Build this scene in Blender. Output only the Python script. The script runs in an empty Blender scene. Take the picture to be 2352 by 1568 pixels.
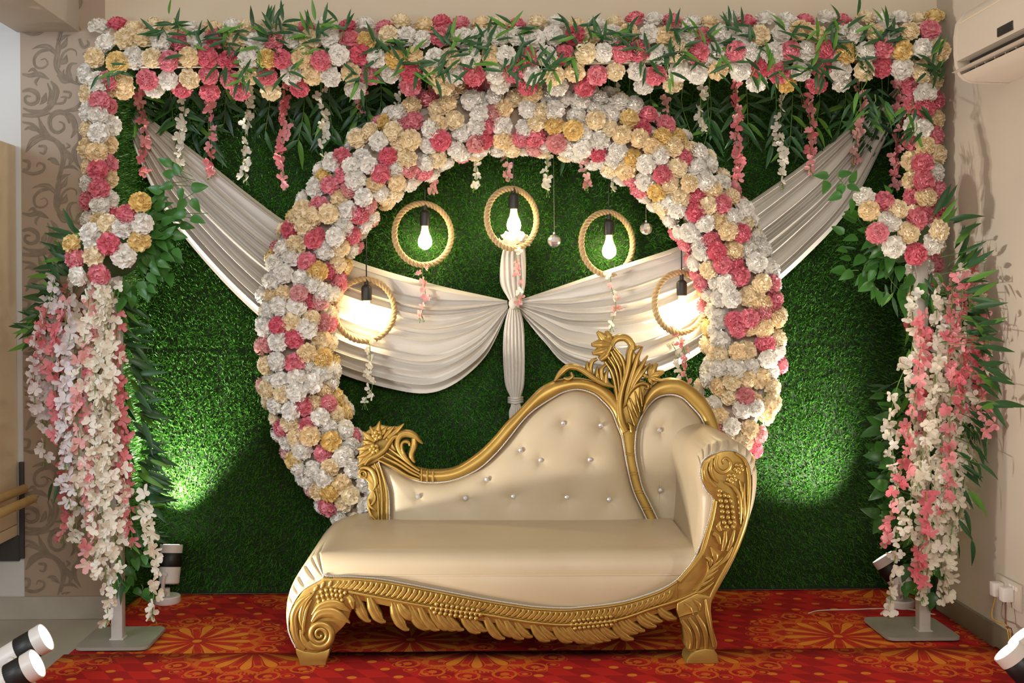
import bpy, bmesh, math, random
import numpy as np
from mathutils import Vector, Matrix, Quaternion
R = math.radians
random.seed(7); rng = np.random.default_rng(7)
scene = bpy.context.scene
C = scene.collection
# ------------------------------------------------------------------ camera
FOC, CX, CY, CAMH, ROLL = 2570.0, 1085.0, 700.0, 1.22, R(0.45)
cd = bpy.data.cameras.new('camera'); cam = bpy.data.objects.new('camera', cd); C.objects.link(cam)
cd.sensor_width = 36.0; cd.lens = 36.0 * FOC / 2352.0
cd.shift_x = (1176 - CX) / 2352.0; cd.shift_y = -(784 - CY) / 2352.0
cd.clip_start = 0.05
cam.location = (0, 0, CAMH)
cam.rotation_euler = (Matrix.Rotation(R(90), 4, 'X') @ Matrix.Rotation(-ROLL, 4, 'Z')).to_euler()
scene.camera = cam
# ------------------------------------------------------------------ colour management, world, fill and daylight
vs = scene.view_settings
vs.view_transform = 'Standard'; vs.look = 'None'; vs.gamma = 1.0; vs.use_curve_mapping = False
vs.exposure = 0.42
w = bpy.data.worlds.new('room_ambient'); scene.world = w; w.use_nodes = True
w.node_tree.nodes['Background'].inputs[0].default_value = (1.0, 0.91, 0.80, 1)
w.node_tree.nodes['Background'].inputs[1].default_value = 0.42

def area(name, loc, target, sx, sy, power, col):
    l = bpy.data.lights.new(name, 'AREA'); l.shape = 'RECTANGLE'; l.size = sx; l.size_y = sy
    l.energy = power; l.color = col
    o = bpy.data.objects.new(name, l); C.objects.link(o); o.location = loc
    o.rotation_euler = (Vector(target) - Vector(loc)).to_track_quat('-Z', 'Y').to_euler()
    return o
area('front_fill', (0.3, -0.4, 2.6), (0.3, 4.4, 0.9), 2.2, 1.2, 56, (1.0, 0.92, 0.80))  # added fill behind the camera, tilted so upright faces get more light
wd_ = area('window_daylight', (-3.1, 0.8, 1.9), (-1.9, 4.4, 1.0), 1.0, 1.5, 12, (0.74, 0.86, 1.0)); wd_.data.spread = R(75)

# ------------------------------------------------------------------ helpers
CR, SR = math.cos(ROLL), math.sin(ROLL)
def at(px, py, D):
    dx, dy = px - CX, py - CY
    u = dx * CR - dy * SR; v = dx * SR + dy * CR
    return Vector((u * D / FOC, D, CAMH - v * D / FOC))
def ats(pts, D):
    p = np.asarray(pts, float); dx = p[:, 0] - CX; dy = p[:, 1] - CY
    D = np.broadcast_to(np.asarray(D, float), dx.shape)
    u = dx * CR - dy * SR; v = dx * SR + dy * CR
    return np.stack([u * D / FOC, D, CAMH - v * D / FOC], 1)
def floorpt(px, py, z=0.0):
    dx, dy = px - CX, py - CY
    v = dx * SR + dy * CR
    return at(px, py, (CAMH - z) * FOC / v)
def crv(pts, n, closed=False):
    p = np.asarray(pts, float)
    m = len(p)
    if closed: q = np.vstack([p[-1:], p, p[:2]]); segs = m
    else: q = np.vstack([2 * p[0] - p[1], p, 2 * p[-1] - p[-2]]); segs = m - 1
    t = np.linspace(0, segs, n, endpoint=not closed)
    i = np.minimum(t.astype(int), segs - 1); f = (t - i)[:, None]
    a, b, c, d = q[i], q[i + 1], q[i + 2], q[i + 3]
    return 0.5 * (2 * b + (c - a) * f + (2 * a - 5 * b + 4 * c - d) * f**2 + (3 * b - a - 3 * c + d) * f**3)
def arcres(p, n):
    p = np.asarray(p, float); s = np.r_[0, np.cumsum(np.linalg.norm(np.diff(p, axis=0), axis=1))]
    t = np.linspace(0, s[-1], n)
    return np.stack([np.interp(t, s, p[:, k]) for k in range(p.shape[1])], 1)
def cr2(pts, n): return arcres(crv(pts, max(60, 10 * len(pts))), n)

def mesh_np(name, v, f, mats, fm=None, smooth=True, sharp=None):
    me = bpy.data.meshes.new(name); me.from_pydata([tuple(x) for x in v], [], f)
    for m in mats: me.materials.append(m)
    if fm is not None: me.polygons.foreach_set('material_index', fm)
    if smooth: me.polygons.foreach_set('use_smooth', [True] * len(me.polygons))
    if sharp is not None: me.set_sharp_from_angle(angle=R(sharp))
    me.update(); return me
def link(name, data, parent=None, loc=None):
    o = bpy.data.objects.new(name, data); C.objects.link(o)
    if parent: o.parent = parent
    if loc is not None: o.location = loc
    return o
def tag(o, label, cat, group=None, kind=None):
    o['label'] = label; o['category'] = cat
    if group: o['group'] = group
    if kind: o['kind'] = kind
    return o
def thing(name, loc, label, cat, group=None):
    o = link(name, None, None, loc); o.empty_display_size = 0.05
    return tag(o, label, cat, group)
def struct(o): o['kind'] = 'structure'; return o

class MB:
    def __init__(s): s.v = []; s.f = []; s.m = []
    def add(s, v, f, m=0):
        k = len(s.v); s.v.extend([tuple(map(float, x)) for x in v]); s.f.extend([tuple(i + k for i in q) for q in f]); s.m.extend([m] * len(f)); return s
    def grid(s, rows, cu=False, cv=False, m=0):
        rows = [list(r) for r in rows]; n, k = len(rows), len(rows[0]); f = []
        for i in range(n if cu else n - 1):
            for j in range(k if cv else k - 1):
                a, b = i, (i + 1) % n; c, d = j, (j + 1) % k
                f.append((a * k + c, a * k + d, b * k + d, b * k + c))
        return s.add([p for r in rows for p in r], f, m)
    def tube(s, path, rad, seg=8, closed=False, caps=True, m=0):
        p = np.asarray(path, float); n = len(p); rad = np.broadcast_to(np.asarray(rad, float), (n,))
        if closed: t = np.roll(p, -1, 0) - np.roll(p, 1, 0)
        else: t = np.gradient(p, axis=0)
        t /= np.linalg.norm(t, axis=1)[:, None] + 1e-12
        up = np.array([0, 0, 1.0]) if abs(t[0][2]) < .9 else np.array([1.0, 0, 0])
        rows = []; nrm = np.cross(t[0], up)
        for i in range(n):
            nrm = nrm - t[i] * nrm.dot(t[i]); nrm /= np.linalg.norm(nrm) + 1e-12; b = np.cross(t[i], nrm)
            a = np.arange(seg) * 2 * np.pi / seg
            rows.append(p[i] + rad[i] * (np.cos(a)[:, None] * nrm + np.sin(a)[:, None] * b))
        k = len(s.v); s.grid(rows, closed, True, m)
        if caps and not closed:
            s.f.append(tuple(k + i for i in range(seg))); s.f.append(tuple(k + (n - 1) * seg + i for i in range(seg - 1, -1, -1))); s.m += [m, m]
        return s
    def sphere(s, c, r, seg=12, rings=8, m=0, sc=(1, 1, 1)):
        rows = []
        for i in range(rings + 1):
            th = math.pi * i / rings
            rows.append([(c[0] + sc[0] * r * math.sin(th) * math.cos(2 * math.pi * j / seg), c[1] + sc[1] * r * math.sin(th) * math.sin(2 * math.pi * j / seg), c[2] + sc[2] * r * math.cos(th)) for j in range(seg)])
        return s.grid(rows, False, True, m)
    def lathe(s, prof, seg=24, m=0, M=None):
        rows = []
        for (r, z) in prof:
            rows.append([Vector((r * math.cos(2 * math.pi * j / seg), r * math.sin(2 * math.pi * j / seg), z)) for j in range(seg)])
        if M: rows = [[M @ p for p in r] for r in rows]
        return s.grid(rows, False, True, m)
    def box(s, a, b, m=0, bev=0.0):
        a = Vector(a); b = Vector(b)
        if bev <= 0:
            v = [(x, y, z) for x in (a.x, b.x) for y in (a.y, b.y) for z in (a.z, b.z)]
            return s.add(v, [(0, 1, 3, 2), (4, 6, 7, 5), (0, 4, 5, 1), (2, 3, 7, 6), (0, 2, 6, 4), (1, 5, 7, 3)], m)
        bm = bmesh.new(); bmesh.ops.create_cube(bm, size=1)
        for q in bm.verts: q.co = Vector(((a.x + b.x) / 2 + q.co.x * (b.x - a.x), (a.y + b.y) / 2 + q.co.y * (b.y - a.y), (a.z + b.z) / 2 + q.co.z * (b.z - a.z)))
        bmesh.ops.bevel(bm, geom=bm.edges[:], offset=bev, segments=2, affect='EDGES', profile=.6)
        bm.verts.index_update(); s.add([q.co[:] for q in bm.verts], [tuple(x.index for x in f.verts) for f in bm.faces], m); bm.free(); return s
    def slab(s, out, D, th, bev=2.0, bd=0.004, m=0):
        """outline in photo pixels standing at distance D, th metres thick, bevelled front edge"""
        p = np.asarray(out, float); n = len(p)
        ar = 0.5 * np.sum(p[:, 0] * np.roll(p[:, 1], -1) - np.roll(p[:, 0], -1) * p[:, 1])
        if ar < 0: p = p[::-1]
        t = np.roll(p, -1, 0) - np.roll(p, 1, 0); t /= np.linalg.norm(t, axis=1)[:, None] + 1e-9
        nin = np.stack([-t[:, 1], t[:, 0]], 1)
        Df = D if callable(D) else (lambda y: D + 0 * y)
        d0 = Df(p[:, 1])
        rows = [ats(p, d0 + th), ats(p, d0 + bd), ats(p + nin * bev * .35, d0 + bd * .25), ats(p + nin * bev, d0)]
        # keep the depth offset orthographic: same X,Z as at the front plane
        base = ats(p, d0)
        rows[0][:, 0] = base[:, 0]; rows[0][:, 2] = base[:, 2]; rows[1][:, 0] = base[:, 0]; rows[1][:, 2] = base[:, 2]
        k = len(s.v); s.grid(rows, False, True, m)
        s.f.append(tuple(k + 3 * n + i for i in range(n))); s.f.append(tuple(k + i for i in range(n - 1, -1, -1))); s.m += [m, m]
        return s
    def strip(s, path, hw, D, h, n=24, seg=7, m=0, rib=0.0, base=0.006, pw=.5):
        """carved ridge: centre line in photo pixels, half width in pixels (list), raised h metres from distance D"""
        p = cr2(path, n); t = np.gradient(p, axis=0); t /= np.linalg.norm(t, axis=1)[:, None] + 1e-9
        nr = np.stack([-t[:, 1], t[:, 0]], 1)
        hwv = np.interp(np.linspace(0, 1, n), np.linspace(0, 1, len(hw)), hw) if hasattr(hw, '__len__') else np.full(n, hw)
        Df = D if callable(D) else (lambda y: D + 0 * y)
        d0 = Df(p[:, 1]); rows = []; mx = hwv.max() + 1e-9
        for k in range(seg):
            u = -1 + 2 * k / (seg - 1)
            hh = h * (np.maximum(0, 1 - u * u)) ** pw * (hwv / mx) ** .5
            if rib: hh = hh * (1 - rib * math.exp(-(u / .18) ** 2))
            rows.append(ats(p + nr * (u * hwv)[:, None], d0 - hh))
        first = rows[0].copy(); first[:, 1] += base; last = rows[-1].copy(); last[:, 1] += base
        rows = [first] + rows + [last]
        return s.grid(rows, True, False, m)
    def band(s, A, B, D, bulge, th, n=60, m=0):
        A = cr2(A, n); B = cr2(B, n); Df = D if callable(D) else (lambda y: D + 0 * y)
        rows = []
        for (u, dd) in ((0, th), (0, 0), (.12, -bulge * .7), (.35, -bulge), (.65, -bulge), (.88, -bulge * .7), (1, 0), (1, th)):
            p = A * (1 - u) + B * u; d0 = Df(p[:, 1]); q = ats(p, d0); q[:, 1] += dd; rows.append(q)
        return s.grid(rows, True, False, m)
    def rope(s, path, R0, r, turns, strands=2, seg=5, closed=False, m=0):
        p = np.asarray(path, float); n = len(p)
        t = (np.roll(p, -1, 0) - np.roll(p, 1, 0)) if closed else np.gradient(p, axis=0)
        t /= np.linalg.norm(t, axis=1)[:, None] + 1e-12
        ref = np.array([0, 1.0, 0]); b = np.cross(t, ref); b /= np.linalg.norm(b, axis=1)[:, None] + 1e-12; c = np.cross(t, b)
        for k in range(strands):
            a = np.linspace(0, 2 * np.pi * turns, n, endpoint=not closed) + 2 * np.pi * k / strands
            s.tube(p + R0 * (np.cos(a)[:, None] * b + np.sin(a)[:, None] * c), r, seg, closed, not closed, m)
        return s
    def build(s, name, mats, parent=None, org=None, smooth=True, sharp=40, fix=True):
        mats = mats if isinstance(mats, (list, tuple)) else [mats]
        v = s.v
        if org is None and parent is not None:
            q = parent; org = Vector((0, 0, 0))
            while q: org = org + q.location; q = q.parent
        if org is not None: v = [(a - org[0], b - org[1], c - org[2]) for a, b, c in v]
        me = mesh_np(name, v, s.f, mats, s.m, smooth, None)
        if fix:
            bm = bmesh.new(); bm.from_mesh(me); bmesh.ops.remove_doubles(bm, verts=bm.verts[:], dist=1e-6)
            bmesh.ops.recalc_face_normals(bm, faces=bm.faces[:]); bm.to_mesh(me); bm.free()
        if smooth and sharp: me.set_sharp_from_angle(angle=R(sharp))
        return link(name, me, parent)

# ------------------------------------------------------------------ materials
def mat(name, col, rough=.6, metal=0.0, spec=.5, emis=None, estr=0.0, bump=None, var=None, coat=0.0, trans=0.0):
    m = bpy.data.materials.new(name); m.use_nodes = True; nt = m.node_tree; b = nt.nodes['Principled BSDF']
    b.inputs['Base Color'].default_value = (*col, 1); b.inputs['Roughness'].default_value = rough
    b.inputs['Metallic'].default_value = metal; b.inputs['Specular IOR Level'].default_value = spec
    if coat: b.inputs['Coat Weight'].default_value = coat; b.inputs['Coat Roughness'].default_value = .25
    if trans: b.inputs['Transmission Weight'].default_value = trans
    if emis: b.inputs['Emission Color'].default_value = (*emis, 1); b.inputs['Emission Strength'].default_value = estr
    if bump or var: tc = nt.nodes.new('ShaderNodeTexCoord')
    if bump:
        sc, st, dist = bump; n = nt.nodes.new('ShaderNodeTexNoise'); n.inputs['Scale'].default_value = sc; n.inputs['Detail'].default_value = 3
        bp = nt.nodes.new('ShaderNodeBump'); bp.inputs['Strength'].default_value = st; bp.inputs['Distance'].default_value = dist
        nt.links.new(tc.outputs['Object'], n.inputs['Vector']); nt.links.new(n.outputs[0], bp.inputs['Height']); nt.links.new(bp.outputs[0], b.inputs['Normal'])
    if var:
        sc, amt, col2 = var; n = nt.nodes.new('ShaderNodeTexNoise'); n.inputs['Scale'].default_value = sc; n.inputs['Detail'].default_value = 4
        mx = nt.nodes.new('ShaderNodeMix'); mx.data_type = 'RGBA'; mx.inputs[6].default_value = (*col, 1); mx.inputs[7].default_value = (*col2, 1)
        rp = nt.nodes.new('ShaderNodeMapRange'); rp.inputs[1].default_value = .5 - .5 * (1 - amt) * .6; rp.inputs[2].default_value = .5 + .5 * (1 - amt) * .6 + .02
        nt.links.new(tc.outputs['Object'], n.inputs['Vector']); nt.links.new(n.outputs[0], rp.inputs[0]); nt.links.new(rp.outputs[0], mx.inputs[0]); nt.links.new(mx.outputs[2], b.inputs['Base Color'])
    return m
def thin(name, col, col2, tcol, rough=.55, island=False, tw=.3, spec=.3):
    """thin leaf or petal: per-object (or per-blade) colour variation plus light shining through"""
    m = bpy.data.materials.new(name); m.use_nodes = True; nt = m.node_tree; b = nt.nodes['Principled BSDF']; out = nt.nodes['Material Output']
    if island: src = nt.nodes.new('ShaderNodeNewGeometry').outputs['Random Per Island']
    else: src = nt.nodes.new('ShaderNodeObjectInfo').outputs['Random']
    mx = nt.nodes.new('ShaderNodeMix'); mx.data_type = 'RGBA'; mx.inputs[6].default_value = (*col, 1); mx.inputs[7].default_value = (*col2, 1)
    nt.links.new(src, mx.inputs[0]); nt.links.new(mx.outputs[2], b.inputs['Base Color'])
    b.inputs['Roughness'].default_value = rough; b.inputs['Specular IOR Level'].default_value = spec
    if tw > 0:
        tr = nt.nodes.new('ShaderNodeBsdfTranslucent'); tr.inputs[0].default_value = (*tcol, 1); ad = nt.nodes.new('ShaderNodeMixShader'); ad.inputs[0].default_value = tw
        nt.links.new(b.outputs[0], ad.inputs[1]); nt.links.new(tr.outputs[0], ad.inputs[2]); nt.links.new(ad.outputs[0], out.inputs[0])
    return m
class NX:   # small expression helper: builds Math nodes
    nt = None
    def __init__(s, sock): s.k = sock
    @staticmethod
    def op(o, *a):
        n = NX.nt.nodes.new('ShaderNodeMath'); n.operation = o
        for i, x in enumerate(a):
            if isinstance(x, NX): NX.nt.links.new(x.k, n.inputs[i])
            else: n.inputs[i].default_value = float(x)
        return NX(n.outputs[0])
    def __add__(s, o): return NX.op('ADD', s, o)
    __radd__ = __add__
    def __sub__(s, o): return NX.op('SUBTRACT', s, o)
    def __rsub__(s, o): return NX.op('SUBTRACT', o, s)
    def __mul__(s, o): return NX.op('MULTIPLY', s, o)
    __rmul__ = __mul__
    def __truediv__(s, o): return NX.op('DIVIDE', s, o)
    def __lt__(s, o): return NX.op('LESS_THAN', s, o)
    def __gt__(s, o): return NX.op('GREATER_THAN', s, o)
    def abs(s): return NX.op('ABSOLUTE', s)
    def sin(s): return NX.op('SINE', s)
    def sqrt(s): return NX.op('SQRT', s)
    def frac(s): return NX.op('FRACT', s)
    def floor(s): return NX.op('FLOOR', s)
    def pw(s, e): return NX.op('POWER', s, e)

def carpet_mat(name, ox, oy):
    m = bpy.data.materials.new(name); m.use_nodes = True; nt = m.node_tree; NX.nt = nt; b = nt.nodes['Principled BSDF']
    g = nt.nodes.new('ShaderNodeNewGeometry'); sp = nt.nodes.new('ShaderNodeSeparateXYZ'); nt.links.new(g.outputs['Position'], sp.inputs[0])
    x = NX(sp.outputs[0]) - ox; y = NX(sp.outputs[1]) - oy
    S, T, RM = .776, 1.40, .315
    def cell(dx, dy):
        u = (((x + dx) / S + .5 + 40).frac() - .5) * S; v = (((y + dy) / T + .5 + 40).frac() - .5) * T
        return u, v, (u * u + v * v).sqrt()
    u1, v1, r1 = cell(0, 0); u2, v2, r2 = cell(S / 2, T / 2)
    k = r1 < r2; u = u1 * k + u2 * (1 - k); v = v1 * k + v2 * (1 - k); r = r1 * k + r2 * (1 - k)
    rn = r / RM; th = NX.op('ARCTAN2', v, u)
    def ang(n, ph=0.0): return ((th * (n / (2 * math.pi)) + ph + 40).frac() - .5)
    # twelve petals with outlines
    a = ang(12, .5).abs(); t = NX.op('MAXIMUM', (rn - .06) / .56, 0.0); tin = (t < 1.0)
    hw = .49 * t.pw(.80) * NX.op('MAXIMUM', 1 - t.pw(6.0), 0.0).pw(.5)
    fill = (a < hw * .68 - .02) * tin * (t > .12); o1 = (a < hw * .86) * tin; o2 = (a < hw) * tin
    petal_line = o2 - o1; core = rn < .055
    # scalloped band
    s12 = ang(12, 0).abs(); arcs = ((rn * 26 + s12 * 9).sin() > .25) * (rn > .5) * (rn < .74) * (1 - o2)
    teeth = ((th * 110).sin() > .1) * (rn > .70) * (rn < .77)
    # lace of curls
    c14 = ang(14, .25); cu = c14 * (2 * math.pi / 14) * rn; cv = rn - .875
    d = (cu * cu + cv * cv).sqrt(); curl = ((d * 62).sin() > .15) * (d < .135)
    c28 = ang(28, .1); eu = c28 * (2 * math.pi / 28) * rn; ev = rn - .97
    e = (eu * eu + ev * ev).sqrt(); curl2 = ((e * 95).sin() > 0.0) * (e < .075)
    lines = NX.op('MINIMUM', petal_line + arcs + teeth + curl + curl2, 1.0)
    inside = rn < .80
    # dots and chequers of the ground
    py = y / .080; row = py.floor(); px = x / .152 + row * .33
    du = ((px + 40.5).frac() - .5) * .152; dv = ((py + 40).frac() - .5) * .080
    dot = (((du * du) / (.0165 ** 2) + (dv * dv) / (.0135 ** 2)) < 1.0) * (1 - (rn < 1.02))
    q = (x / .152 + y / .24 + 40).frac(); q2 = (y / .16 + 40.25).frac()
    chk = ((q > .5) * (q2 > .5) + (q < .5) * (q2 < .5))
    def mixc(f, c1, c2):
        n = nt.nodes.new('ShaderNodeMix'); n.data_type = 'RGBA'
        for i, c in ((0, f), (6, c1), (7, c2)):
            if isinstance(c, NX): nt.links.new(c.k, n.inputs[i])
            elif hasattr(c, 'links'): nt.links.new(c, n.inputs[i])
            else: n.inputs[i].default_value = c if i == 0 else (*c, 1)
        return n.outputs[2]
    base = mixc(chk, (.30, .010, .010), (.43, .016, .012))
    c = mixc(inside * .28, base, (.52, .05, .012))
    c = mixc(lines, c, (.54, .115, .014)); c = mixc(o1 * (1 - fill), c, (.38, .016, .010))
    c = mixc(fill + core, c, (.62, .20, .022)); c = mixc(dot, c, (.58, .17, .018))
    nz = nt.nodes.new('ShaderNodeTexNoise'); nz.inputs['Scale'].default_value = 900; nt.links.new(g.outputs['Position'], nz.inputs['Vector'])
    nt.links.new(c, b.inputs['Base Color']); b.inputs['Roughness'].default_value = .85; b.inputs['Specular IOR Level'].default_value = .15
    bp = nt.nodes.new('ShaderNodeBump'); bp.inputs['Strength'].default_value = .3; bp.inputs['Distance'].default_value = .002
    nt.links.new(nz.outputs[0], bp.inputs['Height']); nt.links.new(bp.outputs[0], b.inputs['Normal'])
    return m

M = {}
M['beige'] = mat('beige_paint', (0.602, 0.522, 0.404), .75, var=(2.2, .6, (0.573, 0.493, 0.381)), bump=(30, .1, .002))
M['offwhite'] = mat('offwhite_paint', (0.521, 0.469, 0.395), .6, var=(1.6, .6, (0.492, 0.435, 0.357)), bump=(26, .12, .002))
M['white_wall'] = mat('white_paint', (0.581, 0.590, 0.598), .6, bump=(40, .08, .002))
M['wallpaper'] = mat('taupe_wallpaper', (0.370, 0.286, 0.218), .6, var=(3, .4, (0.344, 0.265, 0.202)), bump=(160, .15, .001))
M['scroll'] = mat('wallpaper_scroll_print', (.185, .145, .105), .8, var=(30, .2, (.27, .22, .17)))
M['marble'] = mat('marble_floor', (0.425, 0.399, 0.340), .25, var=(3.5, .3, (0.340, 0.315, 0.264)))
M['skirting'] = mat('marble_skirting', (0.440, 0.414, 0.370), .35, var=(6, .3, (0.334, 0.308, 0.264)))
M['baseboard'] = mat('brown_skirting', (.20, .165, .11), .5, var=(8, .3, (.16, .13, .085)))
M['gold'] = mat('gold_paint', (.44, .285, .072), .36, .60, .5, var=(14, .2, (.35, .215, .050)), bump=(60, .10, .002))
M['leather'] = mat('cream_leatherette', (0.479, 0.395, 0.268), .42, 0, .45, bump=(420, .12, .001), var=(4, .6, (0.451, 0.367, 0.244)))
M['silver'] = mat('silver_cord', (.62, .60, .58), .35, .6)
M['crystal'] = mat('crystal_button', (.80, .80, .84), .08, .75)
M['seam'] = mat('seam_thread', (.66, .55, .39), .7)
M['cloth'] = mat('white_satin', (0.612, 0.581, 0.531), .48, 0, .4, bump=(300, .05, .001))
M['backing'] = mat('turf_backing', (.010, .028, .006), .9)
M['turf'] = thin('turf_blade', (.014, .078, .008), (.062, .205, .022), (.07, .25, .025), .36, True, .15, .4)
M['bamboo'] = thin('bamboo_leaf', (.012, .045, .022), (.030, .115, .030), (.08, .28, .03), .38, True, .14, .45)
M['bamboo_light'] = thin('young_bamboo_leaf', (.07, .20, .025), (.12, .30, .04), (.15, .4, .05), .4, True, .2, .4)
M['broad'] = thin('broad_leaf', (.016, .075, .014), (.060, .22, .034), (.10, .36, .04), .36, True, .2, .45)
M['stem'] = mat('green_stem', (.13, .24, .045), .6)
M['twig'] = mat('dark_vine', (.05, .09, .03), .7)
FL = {
 'w': thin('white_petal', (.94, .92, .87), (.89, .87, .83), (.87, .82, .75), .7, tw=.14),
 'c': thin('cream_petal', (.92, .76, .50), (.92, .83, .63), (.9, .74, .5), .7, tw=.14),
 'y': thin('yellow_petal', (.84, .63, .25), (.86, .70, .36), (.88, .66, .3), .7, tw=.14),
 'p': thin('pink_petal', (.76, .18, .25), (.82, .36, .42), (.85, .3, .36), .7, tw=.14),
 'l': thin('pale_pink_petal', (.78, .36, .38), (.80, .50, .49), (.8, .4, .4), .7, tw=.25)}
BL = {
 'w': thin('ivory_blossom', (.86, .81, .68), (.88, .86, .80), (.9, .86, .75), .6, tw=.35),
 'v': thin('lilac_white_blossom', (.76, .73, .78), (.84, .81, .82), (.8, .77, .8), .6, tw=.3),
 'p': thin('coral_blossom', (.74, .17, .225), (.82, .42, .44), (.85, .3, .32), .6, tw=.3),
 'l': thin('pale_pink_blossom', (.80, .38, .38), (.82, .52, .50), (.85, .45, .42), .6, tw=.3)}
M['white_plastic'] = mat('white_plastic', (0.702, 0.666, 0.630), .35)
M['black_plastic'] = mat('black_plastic', (.012, .012, .012), .45)
M['lens'] = mat('lamp_lens', (.9, .9, .9), .3, emis=(1, .95, .86), estr=14)
M['bulb'] = mat('bulb_glow', (1, .9, .7), .2, emis=(1.0, .80, .46), estr=60)
M['bulb_neck'] = mat('bulb_amber_glass', (.95, .75, .35), .1, emis=(1.0, .66, .25), estr=2.2)
M['rope'] = mat('jute_rope', (.50, .36, .19), .85, var=(120, .1, (.36, .25, .12)), bump=(300, .5, .002))
M['glass'] = mat('mirror_ball', (.82, .82, .80), .06, .85)
M['grey_metal'] = mat('grey_painted_steel', (0.306, 0.285, 0.246), .5, .1, var=(9, .3, (0.264, 0.246, 0.212)))
M['white_metal'] = mat('white_painted_steel', (0.546, 0.502, 0.466), .45, .1, var=(14, .3, (0.458, 0.422, 0.387)))
M['thread'] = mat('thread', (.25, .27, .2), .6)
M['ac'] = mat('ac_plastic', (0.581, 0.510, 0.431), .4)
M['cream_board'] = mat('cream_board', (.80, .69, .48), .55, var=(5, .4, (.77, .65, .44)))
M['wood'] = mat('pale_wood', (.55, .38, .15), .5, var=(20, .2, (.45, .30, .11)))
M['cable_y'] = mat('yellow_cable', (.48, .30, .06), .5)
M['cable_r'] = mat('maroon_cable', (.13, .03, .025), .5)
M['cable_w'] = mat('white_cable', (.55, .52, .45), .5)
M['foam'] = mat('floral_foam', (.42, .33, .26), .9)
M['kerb'] = mat('dark_frame', (.035, .030, .028), .5)
# ------------------------------------------------------------------ the room
WX0, WX1, WD, TD, AX0 = at(51, 700, 4.40).x, 1.835, 4.40, 4.76, -1.435
ZC, ZL = 2.95, 2.235
struct(MB().box((-4.5, -2.5, -.05), (WX1 + .1, 4.95, 0)).build('floor', M['marble'], sharp=20))
struct(MB().box((AX0, 4.80, 0), (WX1, 4.90, ZC)).build('wall_back', M['beige'], sharp=20))
struct(MB().box((AX0, WD, ZL), (WX1, 4.80, ZC)).build('wall_top', M['beige'], sharp=20))
wl = struct(MB().box((WX0, WD, 0), (AX0, 4.90, ZC)).build('wall_back_left', M['wallpaper'], sharp=20))
struct(MB().box((WX1, -2.5, 0), (WX1 + .1, 4.90, ZC)).build('wall_right', M['offwhite'], sharp=20))
struct(MB().box((-3.4, WD + .0015, 0), (WX0, 4.90, ZC)).build('wall_left', M['white_wall'], sharp=20))
p0 = at(182, 73, WD); p1 = at(51, 85, WD)
struct(MB().box((p1.x - .02, .8, p0.z), (p0.x, WD, ZC)).build('trim_1', M['offwhite'], sharp=20))          # ceiling beam along the left
struct(MB().box((-3.4, WD - .012, 0), (AX0, WD, .088), bev=.002).build('baseboard_back', M['skirting'], sharp=None, smooth=False))
struct(MB().box((WX1 - .014, 1.0, 0), (WX1, 4.42, .085), bev=.003).build('baseboard_right', M['baseboard'], sharp=30))
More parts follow.
